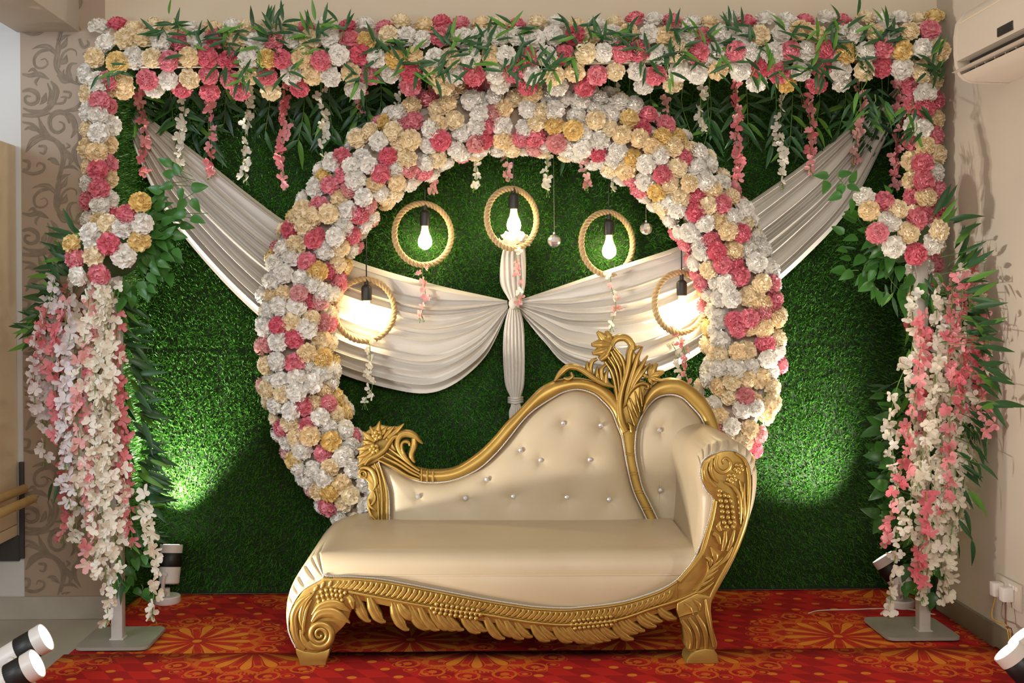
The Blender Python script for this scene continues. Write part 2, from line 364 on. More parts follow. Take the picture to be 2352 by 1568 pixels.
# printed scrolls of the wallpaper: flat ribbons lying on the paper
def scrolls():
    b = MB()
    mot = [([(300,70),(290,180),(275,270),(290,320),(340,370),(420,410),(480,425)],[5,14,13,10,12,8,3]), ([(280,200),(220,150),(160,145),(105,165)],[8,14,9,1]),
     ([(250,170),(170,180),(122,230),(130,290),(180,302),(217,272),(200,235),(165,245)],[4,8,8,7,6,5,4,2]), ([(300,170),(340,130),(360,80)],[4,14,1]), ([(290,130),(330,80),(385,62)],[3,10,1]),
     ([(300,300),(310,240),(335,190),(380,165),(420,180),(425,215)],[4,6,6,5,4,2]), ([(305,275),(340,250),(355,205)],[3,17,1]), ([(400,405),(365,330),(385,275),(430,268)],[3,13,10,2]), ([(420,408),(440,360),(475,345),(470,310)],[3,10,7,2]),
     ([(380,395),(330,350),(335,310)],[3,12,1]), ([(285,350),(330,395),(400,400)],[3,12,2]), ([(240,395),(275,450),(262,530),(210,600),(120,640),(35,640)],[3,18,15,12,12,8]), ([(215,410),(238,480),(215,560)],[2,9,2]),
     ([(205,480),(190,530),(160,565)],[3,16,1]), ([(245,580),(180,612),(90,610),(40,590)],[2,9,9,4]), ([(225,380),(150,345),(90,355),(35,345)],[3,14,11,5]), ([(150,345),(110,310),(75,330)],[2,9,1]), ([(160,365),(130,400),(140,430)],[2,8,1]),
     ([(35,470),(90,458),(142,490),(142,540),(95,562),(55,540),(60,505),(95,505)],[5,10,12,10,9,8,7,3]), ([(480,510),(430,590),(330,610)],[6,14,3]), ([(270,560),(330,550),(345,510),(310,512)],[4,6,5,2]), ([(330,470),(380,480),(370,515),(340,505)],[5,6,5,2]),
     ([(372,700),(352,635),(290,618),(235,660),(238,732),(282,766),(332,740),(330,700),(298,688)],[4,12,13,12,10,9,8,6,3]), ([(330,610),(390,655),(415,740),(385,805)],[4,14,14,2]), ([(430,750),(452,830),(408,900),(418,970),(457,1032)],[2,13,14,10,2]),
     ([(35,690),(110,710),(170,770),(250,810),(305,860),(332,940),(312,1040),(290,1110)],[4,8,9,10,14,13,10,8]), ([(240,800),(180,735),(150,655)],[3,14,2]), ([(160,760),(90,730),(50,745)],[3,12,2]), ([(300,1000),(250,960),(215,960)],[3,15,2]), ([(370,1000),(385,950),(340,900),(330,850)],[3,16,13,2]),
     ([(270,830),(190,795),(110,830),(60,905)],[4,15,18,3]), ([(150,862),(200,868),(190,915),(158,908)],[5,7,6,3]), ([(35,965),(82,978),(75,1025),(38,1030)],[5,8,7,3]), ([(35,1040),(110,1062),(180,1040),(192,1000),(150,984),(138,1012)],[6,8,8,6,5,2]),
     ([(325,1020),(390,1010),(440,1040)],[3,9,1]), ([(130,655),(230,625),(250,655)],[3,7,1]), ([(350,880),(372,860),(350,840)],[3,6,2]), ([(445,90),(470,150),(510,130),(500,100)],[6,9,7,3]), ([(470,200),(520,190),(545,250),(500,270)],[4,8,6,2])]
    lift = 0
    for rep in range(-1, 5):
        for path, hw in mot:
            lift = (lift + 1) % 40; WS = WD - .0006 - .00005 * lift
            p = np.array(path, float); p[:, 1] += rep * 1003
            p = p / 3.136 + np.array([40, 60]); p = cr2(p, 26)
            t = np.gradient(p, axis=0); t /= np.linalg.norm(t, axis=1)[:, None] + 1e-9; nr = np.stack([-t[:, 1], t[:, 0]], 1)
            h = np.interp(np.linspace(0, 1, 26), np.linspace(0, 1, len(hw)), hw) / 3.136 * 1.45
            for lo, hi in ((-1, -.10), (.10, 1)) if max(hw) >= 9 else ((-1, 1),):
                a, c = ats(p + nr * (h * lo)[:, None], WS), ats(p + nr * (h * hi)[:, None], WS)
                ok = (min(a[:, 2].min(), c[:, 2].min()) > .092) and (max(a[:, 2].max(), c[:, 2].max()) < ZC) and a[:, 0].min() > WX0 and max(a[:, 0].max(), c[:, 0].max()) < AX0
                if ok: b.grid([a, c])
                else:
                    keep = (np.minimum(a[:, 2], c[:, 2]) > .092) & (np.maximum(a[:, 2], c[:, 2]) < ZC) & (np.minimum(a[:, 0], c[:, 0]) > WX0) & (np.maximum(a[:, 0], c[:, 0]) < AX0)
                    for i in range(25):
                        if keep[i] and keep[i + 1]: b.grid([a[i:i + 2], c[i:i + 2]])
    o = b.build('scroll_pattern', M['scroll'], wl, sharp=None, fix=False); o['kind'] = 'stuff'
scrolls()
# carpets: two strips, the front one lapping over the back one
cb = MB().box((-1.42, 3.88, .001), (AX0 + .015, 4.38, .004)) if False else MB()
def carpet(name, x0, x1, y0, y1, z, m, label):
    nx, ny = 60, 24; rows = []
    for j in range(ny + 1):
        y = y0 + (y1 - y0) * j / ny
        rows.append([(x0 + (x1 - x0) * i / nx, y, z + .0012 * math.sin(i * .9 + j * .7) * math.sin(j * .8)) for i in range(nx + 1)])
    b = MB().grid(rows); lo = [[(p[0], p[1], z - .003) for p in r] for r in rows]
    b.grid([rows[0], lo[0]]); b.grid([rows[-1], lo[-1]]); b.grid([[r[0] for r in rows], [r[0] for r in lo]]); b.grid([[r[-1] for r in rows], [r[-1] for r in lo]])
    return tag(b.build(name, m, sharp=None), label, 'carpet')
f1 = floorpt(1925, 1465); f2 = floorpt(1095, 1500)
carpet('carpet', -1.425, WX1 - .016, 3.86, TD - .028, .0065, carpet_mat('carpet_print_back', f1.x, f1.y), 'red carpet strip with orange medallions running back to the grass wall')
carpet('carpet', -1.435, WX1 - .016, 1.2, 3.905, .0125, carpet_mat('carpet_print_front', f2.x, f2.y), 'red carpet strip with orange medallions in the foreground before the sofa')

# ------------------------------------------------------------------ artificial grass wall
def turf():
    root = thing('grass_backdrop', (0.2, TD, 0), 'green artificial grass wall filling the alcove behind the sofa', 'backdrop')
    z0, z1 = .004, ZL - .005
    b = MB().box((AX0, TD, z0), (WX1, TD + .03, z1)); b.box((AX0 - .0, WD + .03, z0), (AX0 + .012, TD, z1)); b.box((WX1 - .012, WD + .03, z0), (WX1, TD, z1))
    b.build('backing', M['backing'], root, sharp=20)
    N = 210000
    aw, ar = (WX1 - AX0) * 1.0, .33
    side = rng.random(N); tot = aw + 2 * ar
    s = side * tot
    z = z0 + .012 + rng.random(N) * (z1 - z0 - .04)
    # rows of the weave and seams between the sheets
    L = .017 + .012 * rng.random(N)
    L = np.where(np.abs(z - 1.035) < .007, L * .35, L); L = np.where(np.abs(z - 1.99) < .006, L * .4, L)
    ang = rng.random(N) * 2 * np.pi; lean = .45 + .65 * rng.random(N)
    wx = .0017 + .0012 * rng.random(N)
    mb = s < aw; ml = (s >= aw) & (s < aw + ar)
    base = np.zeros((N, 3)); nrm = np.zeros((N, 3)); tx = np.zeros((N, 3))
    base[mb] = np.stack([np.clip(AX0 + s[mb], AX0 + .03, WX1 - .03), np.full(mb.sum(), TD), z[mb]], 1); nrm[mb] = (0, -1, 0); tx[mb] = (1, 0, 0)
    base[ml] = np.stack([np.full(ml.sum(), AX0 + .012), WD + .035 + s[ml] - aw, z[ml]], 1); nrm[ml] = (1, 0, 0); tx[ml] = (0, 1, 0)
    mr = ~(mb | ml)
    base[mr] = np.stack([np.full(mr.sum(), WX1 - .012), WD + .035 + s[mr] - aw - ar, z[mr]], 1); nrm[mr] = (-1, 0, 0); tx[mr] = (0, 1, 0)
    up = np.array([0, 0, 1.0])
    d = nrm + lean[:, None] * (np.cos(ang)[:, None] * tx + np.sin(ang)[:, None] * up - .25 * up)
    d /= np.linalg.norm(d, axis=1)[:, None]
    sd = np.cross(d, nrm); sd /= np.linalg.norm(sd, axis=1)[:, None] + 1e-9
    v = np.empty((N * 3, 3)); v[0::3] = base - sd * wx[:, None]; v[1::3] = base + sd * wx[:, None]; v[2::3] = base + d * L[:, None]
    v -= np.array(root.location)
    me = bpy.data.meshes.new('grass_pile'); me.vertices.add(N * 3); me.vertices.foreach_set('co', v.ravel())
    me.loops.add(N * 3); me.loops.foreach_set('vertex_index', np.arange(N * 3)); me.polygons.add(N); me.polygons.foreach_set('loop_start', np.arange(N) * 3)
    me.materials.append(M['turf']); me.update(); me.validate()
    o = link('grass_pile', me, root); o['kind'] = 'stuff'
turf()

# ------------------------------------------------------------------ flower and leaf meshes
def carnation_mesh(seed, nl=6, A=44):
    """ruffled pompom: a dome beset with rings of frilled petal edges"""
    r = np.random.default_rng(seed); b = MB()
    rows = []
    for i in range(6):
        t = R(112) * i / 5; rows.append([(.66 * math.sin(t) * math.cos(2 * math.pi * j / 12), .66 * math.sin(t) * math.sin(2 * math.pi * j / 12), .52 * math.cos(t)) for j in range(12)])
    b.grid(rows, False, True)
    for k in range(nl):
        f = k / (nl - 1); pol = 98 - 82 * f + 4 * r.standard_normal(); ph = r.random() * 6.28; n1 = int(r.integers(3, 6)); n2 = int(r.integers(7, 11)); rows = []
        sh = math.sin(R(max(8, pol))); jag = 1 + .025 * r.standard_normal(A); jag[::2] -= .05
        for (q, rad) in ((0, .56), (.45, .80), (.8, .96), (1.0, 1.05)):
            row = []
            for j in range(A):
                a = 2 * math.pi * j / A
                ruf = math.sin(n1 * a + ph) + .8 * math.sin(n2 * a + 2.3 * ph) + .35 * math.sin(17 * a + ph)
                p = R(pol + 12 * (1 - q) - 3 * q + 8.5 * q * ruf); rr = rad * (1 + .055 * q * math.sin(n2 * a + ph * 1.7)) * (jag[j] if q == 1 else 1)
                row.append((rr * math.sin(p) * math.cos(a), rr * math.sin(p) * math.sin(a), .82 * rr * math.cos(p)))
            rows.append(row)
        b.grid(rows, False, True)
    b.add([(0.33 * math.cos(i * 1.0472), .33 * math.sin(i * 1.0472), -.20) for i in range(6)] + [(0, 0, -.5)], [(i, (i + 1) % 6, 6) for i in range(6)])
    return b
CARN = {}
for ck, m in FL.items():
    CARN[ck] = []
    for sd in range(5):
        b = carnation_mesh(11 + sd); CARN[ck].append(mesh_np('carnation', b.v, b.f, [m], None, True))
def blossom_mesh(seed):
    r = np.random.default_rng(seed); b = MB(); n = 4 + (seed % 2)
    for k in range(n):
        a = 2 * math.pi * k / n + .25 * r.standard_normal(); l = 1.0 + .15 * r.standard_normal(); w = .58 + .08 * r.standard_normal(); cu = .15 + .30 * r.random()
        pts = [(0, 0, 0), (.45 * l, -w * .62, .10 + cu * .3), (.92 * l, -w * .55, cu + .08), (1.08 * l, 0, cu - .05), (.92 * l, w * .55, cu + .08), (.45 * l, w * .62, .10 + cu * .3), (.6 * l, 0, cu * .25)]
        ca, sa = math.cos(a), math.sin(a)
        b.add([(x * ca - y * sa, x * sa + y * ca, z) for x, y, z in pts], [(0, 1, 6), (1, 2, 6), (2, 3, 6), (3, 4, 6), (4, 5, 6), (5, 0, 6)])
    b.add([(.12, 0, .1), (-.06, .1, .1), (-.06, -.1, .1), (0, 0, .25)], [(0, 1, 3), (1, 2, 3), (2, 0, 3)])
    return b
BLOS = {}
for ck, m in BL.items():
    BLOS[ck] = []
    for sd in range(4):
        b = blossom_mesh(31 + sd); BLOS[ck].append(mesh_np('blossom', b.v, b.f, [m], None, True))
def leaf_geo(wid, bend, kind):
    """unit-length leaf along +X, folded on the midrib"""
    b = MB(); n = 7; rows = [[], [], []]
    for i in range(n):
        t = i / (n - 1)
        hw = wid * (math.sin(math.pi * t ** .75) ** .9 if kind == 'l' else math.sin(math.pi * t ** .62) ** .8) if 0 < t < 1 else .004
        z = -bend * t * t; rows[0].append((t, -hw, z + hw * .35)); rows[1].append((t, 0, z)); rows[2].append((t, hw, z + hw * .35))
    return b.grid(rows)
LEAF = {}
for key, wid, kind, m in (('bamboo', .095, 'l', M['bamboo']), ('young', .095, 'l', M['bamboo_light']), ('broad', .31, 'b', M['broad'])):
    LEAF[key] = [];
    for bend in (.05, .22, .40):
        b = leaf_geo(wid, bend, kind); LEAF[key].append((mesh_np(key + '_leaf', b.v, b.f, [m], None, True), b))
def frame_quat(nrm, spin=None):
    q = Vector(nrm).to_track_quat('Z', 'Y')
    return q @ Quaternion((0, 0, 1), random.uniform(0, 6.283) if spin is None else spin)
def leaf_quat(d, face=(0, -1, .2)):
    x = Vector(d).normalized(); z = Vector(face); z = (z - x * z.dot(x)); z = z.normalized() if z.length > .05 else x.orthogonal().normalized(); y = z.cross(x)
    return Matrix((x, y, z)).transposed().to_quaternion()
def inst(name, me, parent, wpos, quat, sc, org):
    o = bpy.data.objects.new(name, me); C.objects.link(o); o.parent = parent
    o.location = Vector(wpos) - org; o.rotation_mode = 'QUATERNION'; o.rotation_quaternion = quat
    o.scale = (sc, sc, sc) if not hasattr(sc, '__len__') else sc
    return o
def wadd(mb, geo, wpos, quat, sc, m=0):
    mb.add([Vector(wpos) + quat @ (Vector(p) * sc) for p in geo.v], geo.f, m)
GEO_C = [carnation_mesh(51 + i, 5, 28) for i in range(3)]

def pick(wts):
    k = list(wts); return random.choices(k, [wts[i] for i in k])[0]

# ------------------------------------------------------------------ flower ring
def flower_ring():
    DR = 4.51; c = at(1198, 779, DR - .10); c.y = DR
    r_out, r_in = 1.045, .775
    root = thing('flower_ring', (c.x, DR, 0), 'large round hoop covered in white, cream and pink carnations behind the sofa', 'flower ring')
    org = Vector(root.location)
    b = MB(); n = 96
    for rr, dd in ((r_out - .06, -.03), (r_in + .06, -.03), ((r_out + r_in) / 2, .045)):
        p = np.array([(c.x + rr * math.cos(a), DR + dd, max(.02, c.z + rr * math.sin(a))) for a in np.linspace(0, 2 * np.pi, n, endpoint=False)])
        b.tube(p, .018, 8, True)
    b.build('hoop_frame', M['white_metal'], root)
    b = MB(); rows = []
    for a in np.linspace(R(-62), R(242), 90):
        row = []
        for u in np.linspace(0, 2 * np.pi, 12, endpoint=False):
            rr = (r_out + r_in) / 2 + .098 * math.cos(u); row.append((c.x + rr * math.cos(a), DR + .05 * math.sin(u), c.z + rr * math.sin(a)))
        rows.append(row)
    b.grid(rows, False, True); b.build('foam_core', M['foam'], root)
    spots = []
    # rows: (radius, depth offset, normal (radial, depth))
    for rr, dd, nr, ny, pr in ((1.052, .0, 1.0, -.25, 1), (1.022, -.060, .55, -.85, 0), (.965, -.092, .12, -1, 0), (.905, -.100, 0, -1, 0), (.848, -.090, -.15, -1, 0), (.795, -.060, -.6, -.8, 0), (.765, -.005, -1, -.25, 1), (.765, .055, -1, .1, 2)):
        a0 = R(-58) + random.random() * .05
        step = .0655 / rr * (1.0 if pr == 0 else 1.08)
        a = a0
        while a < R(238):
            j = .012
            x = a + random.uniform(-.35, .35) * step; r2 = rr + random.uniform(-j, j)
            pos = Vector((c.x + r2 * math.cos(x), DR + dd + random.uniform(-.02, .012), c.z + r2 * math.sin(x)))
            nv = Vector((nr * math.cos(x), ny, nr * math.sin(x))) + Vector((random.uniform(-.3, .3), random.uniform(-.15, .15), random.uniform(-.3, .3)))
            # how large it shows: front rows first, hidden low arcs last
            low = max(0, -math.sin(x) - (.62 if math.cos(x) < 0 else .30))
            spots.append((pr + 3 * low + random.random() * .9, pos, nv.normalized()))
            a += step
    spots.sort(key=lambda s: s[0])
    wt = {'w': .43, 'c': .27, 'y': .06, 'p': .19, 'l': .05}
    st = {k: MB() for k in FL}
    for i, (pr, pos, nv) in enumerate(spots):
        ck = pick(wt); sc = random.uniform(.036, .043); q = frame_quat(nv)
        if i < 300: inst('carnation', random.choice(CARN[ck]), root, pos - nv * .012, q, sc, org)
        else: wadd(st[ck], random.choice(GEO_C), pos - nv * .012, q, sc)
    b = MB(); ms = []
    for i, (ck, s) in enumerate(st.items()): b.add(s.v, s.f, i); ms.append(FL[ck])
    o = b.build('remaining_carnations', ms, root, sharp=None, fix=False); o['kind'] = 'stuff'
flower_ring()

# ------------------------------------------------------------------ flower garland round the alcove
def garland():
    DG = 4.30
    root = thing('flower_garland', (.2, DG, 0), 'flower and bamboo-leaf garland framing the top and sides of the grass wall', 'garland')
    org = Vector(root.location); b = MB()
    def spine(pts, D=DG + .03): return ats(cr2(pts, 40), D)
    b.tube(spine([(235, 112), (700, 112), (1700, 100), (2120, 95)]), .036, 8); b.tube(spine([(232, 120), (228, 400), (226, 800)]), .032, 8); b.tube(spine([(2120, 105), (2122, 400), (2124, 800)]), .032, 8)
    b.build('support_bar', M['twig'], root)
    wt = {'w': .40, 'c': .30, 'y': .03, 'p': .27}
    fl = []
    def topy(x): return 92 - 22 * (x - 210) / 1955.0
    last = None
    for row, (dy, dD, nz, ny, sp) in enumerate(((-26, .035, .9, -.5, 44), (4, -.045, .35, -1, 43), (46, -.065, -.05, -1, 43), (88, -.035, -.4, -1, 47), (118, .03, -.8, -.7, 66))):
        x = 222 + (row % 2) * 20
        while x < 2160:
            if row == 4 and random.random() < .25: x += sp; continue
            fl.append((at(x + random.uniform(-6, 6), topy(x) + dy + random.uniform(-7, 7), DG + dD + random.uniform(-.015, .015)), Vector((random.uniform(-.3, .3), ny, nz + random.uniform(-.25, .25))))); x += sp
    for cols, y1 in (((204, 226, 250), 760), ((2098, 2122, 2148), 760)):
        for i, xx in enumerate(cols):
            y = 172 + 16 * i if xx < 1000 else 158 + 14 * i
            dD = (.02, -.05, .0)[i]; nx = (-.7, 0, .7)[i]
            while y < y1:
                yy = y + random.uniform(-5, 5)
                fl.append((at(xx + random.uniform(-4, 4), yy, DG + dD), Vector((nx + random.uniform(-.25, .25), -1, random.uniform(-.25, .25))))); y += 40 if i == 1 else 42
    fl.sort(key=lambda f: f[0].z < 1.45)
    for p, nv in fl: p.x = min(p.x, WX1 - .045)
    st = MB(); prev = 'w'
    for i, (p, nv) in enumerate(fl):
        ck = pick(wt); ck = pick(wt) if ck == prev else ck; prev = ck
        sc = random.uniform(.037, .043); nv = nv.normalized(); q = frame_quat(nv)
        if i < 300: inst('carnation', random.choice(CARN[ck]), root, p, q, sc, org)
        else: wadd(st, random.choice(GEO_C), p, q, sc, 'wcp'.index(ck if ck in 'wcp' else 'c'))
    if st.v: o = st.build('remaining_carnations', [FL['w'], FL['c'], FL['p']], root, sharp=None, fix=False); o['kind'] = 'stuff'
    # bamboo sprays
    cent = [(375, 85, 1), (400, 60, 1)]
    x = 470
    while x < 2050:
        cent.append((x + random.uniform(-18, 18), random.choice((86, 100, 120, 150, 165)) + random.uniform(-14, 14), 0)); x += random.choice((20, 27, 36))
    cent += [(255, 165, 0), (2155, 165, 0), (2150, 150, 0), (1990, 190, 0), (2095, 250, 0), (2105, 300, 0), (1975, 250, 0), (2010, 235, 0)]
    L = []; tw = MB()
    for (cx_, cy_, kd) in cent:
        nl = random.randint(6, 9); base = random.uniform(-math.pi, math.pi); p0 = at(cx_, cy_, DG - .09 + random.uniform(-.02, .02))
        up = cy_ < 110
        for k in range(nl):
            a = (random.uniform(R(-20), R(200)) if up else random.uniform(-math.pi, math.pi * .9))
            if cy_ > 180: a = random.uniform(R(-160), R(-20))
            d = Vector((math.cos(a), random.uniform(-.55, .1), math.sin(a)))
            L.append((p0 + Vector((random.uniform(-.03, .03), 0, random.uniform(-.03, .03))) + d * random.uniform(0, .035), d, random.uniform(.058, .088)))
        tw.tube([tuple(p0 + Vector((0, .05, -.02))), tuple(p0 + Vector((.01, .02, .01))), tuple(p0 + Vector((0, 0, .03)))], .0022, 4)
    tw.build('leaf_twigs', M['stem'], root, sharp=None)['kind'] = 'stuff'
    random.shuffle(L); st = MB()
    for i, (p, d, l) in enumerate(L):
        p.x = min(p.x, WX1 - .045 - max(0, d.x) * l)
        key = 'young' if random.random() < .24 else 'bamboo'
        me, geo = random.choice(LEAF[key]); q = leaf_quat(d, (random.uniform(-.5, .5), -1, random.uniform(0, .6)))
        if i < 300: inst('leaf', me, root, p, q, l, org)
        else: wadd(st, geo, p, q, l, 1 if key == 'young' else 0)
    st.build('remaining_leaves', [M['bamboo'], M['bamboo_light'], M['stem']], root, sharp=None, fix=False)['kind'] = 'stuff'
    # leaf curtain hanging in the shade under the top of the alcove
    st = MB()
    for k in range(46):
        x = 290 + k * 40 + random.uniform(-18, 18); y0 = 170; ln = random.uniform(90, 190); D = random.uniform(4.63, 4.70)
        pts = [(x, y0), (x + random.uniform(-8, 8), y0 + ln * .5), (x + random.uniform(-14, 14), y0 + ln)]
        path = ats(cr2(pts, 8), D); st.tube(path, .0016, 4, m=2)
        for i in range(2, 8):
            for sgn in (-1, 1):
                if random.random() < .25: continue
                a = R(-90) + sgn * R(random.uniform(12, 80)); d = Vector((math.cos(a), random.uniform(-.35, .1), math.sin(a)))
                key = 'young' if random.random() < .10 else 'bamboo'; me, geo = random.choice(LEAF[key])
                wadd(st, geo, path[i], leaf_quat(d, (random.uniform(-.4, .4), -1, .3)), random.uniform(.08, .125), 1 if key == 'young' else 0)
    tag(st.build('hanging_bamboo_leaves', [M['bamboo'], M['bamboo_light'], M['stem']], None, Vector((0, 0, 0)), sharp=None, fix=False), 'dark bamboo leaves hanging against the grass under the top garland', 'foliage', kind='stuff')
garland()

# ------------------------------------------------------------------ blossom strings
def vine(name, pts, D, cols, parent=None, step=.030, size=.019, tip=True, jit=.010, label=None, group=None, cnt=None, spill=None, amp=1.0):
    """a thread of blossoms along photo-pixel points; top-level thing, or part of a stand"""
    pp_ = cr2(pts, 40); D = np.minimum(D, (WX1 - .06) * FOC / np.maximum(pp_[:, 0] - CX, 1)); p = ats(pp_, D); p = p + np.stack([.006 * np.sin(np.linspace(0, 7, 40) + random.random() * 6), .004 * np.cos(np.linspace(0, 6, 40)), np.zeros(40)], 1)
    ln = np.sum(np.linalg.norm(np.diff(p, axis=0), axis=1)); n = max(3, int(ln / step))
    if parent is None:
        root = thing(name, tuple(p[0]), label, 'blossom string', group); org = Vector(root.location)
        b = MB().tube(p, .0016, 5)
    else:
        root = None; org = Vector(parent.location); b = MB().tube(p, .0018, 5)
    e = p[-1]
    if tip:
        for k in range(4):
            d = np.array([random.uniform(-.014, .014), random.uniform(-.006, .006), -random.uniform(.012, .034)]); b.tube([e, e + d * .6, e + d], .0011, 4); b.sphere(e + d, .0026, 6, 4)
    stem = b.build('stem' if parent is None else name, M['stem'], root if parent is None else parent, sharp=None, fix=False)
    q = arcres(p, n)
    for i in range(n):
        for rep in range(1 if random.random() < .55 else 2):
            off = Vector((random.uniform(-1, 1), random.uniform(-1, .5), random.uniform(-.6, .6))) * jit * 1.4
            nv = Vector((random.uniform(-.9, .9), -random.uniform(.3, 1), random.uniform(-.5, .5))).normalized()
            ck = cols if len(cols) == 1 else random.choice(cols); pos = Vector(q[i]) + off; sc = size * random.uniform(.8, 1.15)
            if spill is not None and cnt[0] >= 300:
                wadd(spill[ck], random.choice(GEO_B), pos, frame_quat(nv), sc)
            else:
                inst('blossom', random.choice(BLOS[ck]), root if parent is None else stem, pos, frame_quat(nv), sc, org)
                if cnt is not None: cnt[0] += 1
    return root or stem
GEO_B = [blossom_mesh(61 + i) for i in range(3)]
G_S = 'blossom strings hanging from the top garland'
strs = [(273, 215, 420, 'w', 'ivory blossom string hanging at the far left beside the garland post'),
 (325, 225, 400, 'p', 'coral pink blossom string over the upper left end of the white drape'),
 (420, 205, 385, 'w', 'ivory blossom string second of its colour from the left post, ending on the drape'),
 (488, 190, 405, 'p', 'coral pink blossom string between the two ivory strings left of the hoop'),
 (566, 175, 415, 'w', 'ivory blossom string hanging free against grass, third ivory one from the left'),
 (650, 195, 432, 'p', 'coral pink blossom string, longest one left of the flower hoop'),
 (738, 190, 365, 'w', 'ivory blossom string ending behind the upper left of the flower hoop'),
 (830, 195, 262, 'p', 'short coral pink blossom string above the upper left of the flower hoop'),
 (918, 190, 425, 'w', 'ivory blossom string of which one blossom shows inside the hoop at upper left'),
 (990, 190, 440, 'l', 'pale pink blossom string inside the hoop above the second pendant lamp'),
 (1088, 190, 430, 'w', 'ivory blossom string inside the hoop left of the middle pendant lamp'),
 (1170, 190, 408, 'l', 'pale pink blossom string behind the cord of the middle pendant lamp'),
 (1262, 190, 442, 'w', 'ivory blossom string inside the hoop right of the middle pendant lamp'),
 (1350, 190, 432, 'l', 'pale pink blossom string inside the hoop left of the fourth pendant cord'),
 (1408, 190, 436, 'w', 'ivory blossom string hanging beside the cord of the fourth pendant lamp'),
 (1530, 190, 262, 'l', 'short pale pink blossom string above the upper right of the flower hoop'),
 (1610, 170, 300, 'w', 'ivory blossom string ending behind the upper right of the flower hoop'),
 (1692, 180, 418, 'p', 'coral pink blossom string just right of the flower hoop'),
 (1792, 200, 425, 'w', 'ivory blossom string right of the hoop, ending above the drape'),
 (1855, 190, 395, 'p', 'coral pink blossom string second to the right of the flower hoop'),
 (1974, 170, 375, 'l', 'pale pink blossom string in front of the upper right end of the drape'),
 (2064, 200, 432, 'p', 'coral pink blossom string at the far right beside the garland post')]
for (x, y0, y1, ck, lab) in strs:
    lean = random.uniform(-10, 10)
    vine('blossom_string', [(x + 2, y0 - 12), (x + lean * .3, (y0 + y1) / 2), (x + lean, y1 - 8)], 4.628, ck, step=.033, size=.0235, label=lab, group=G_S)

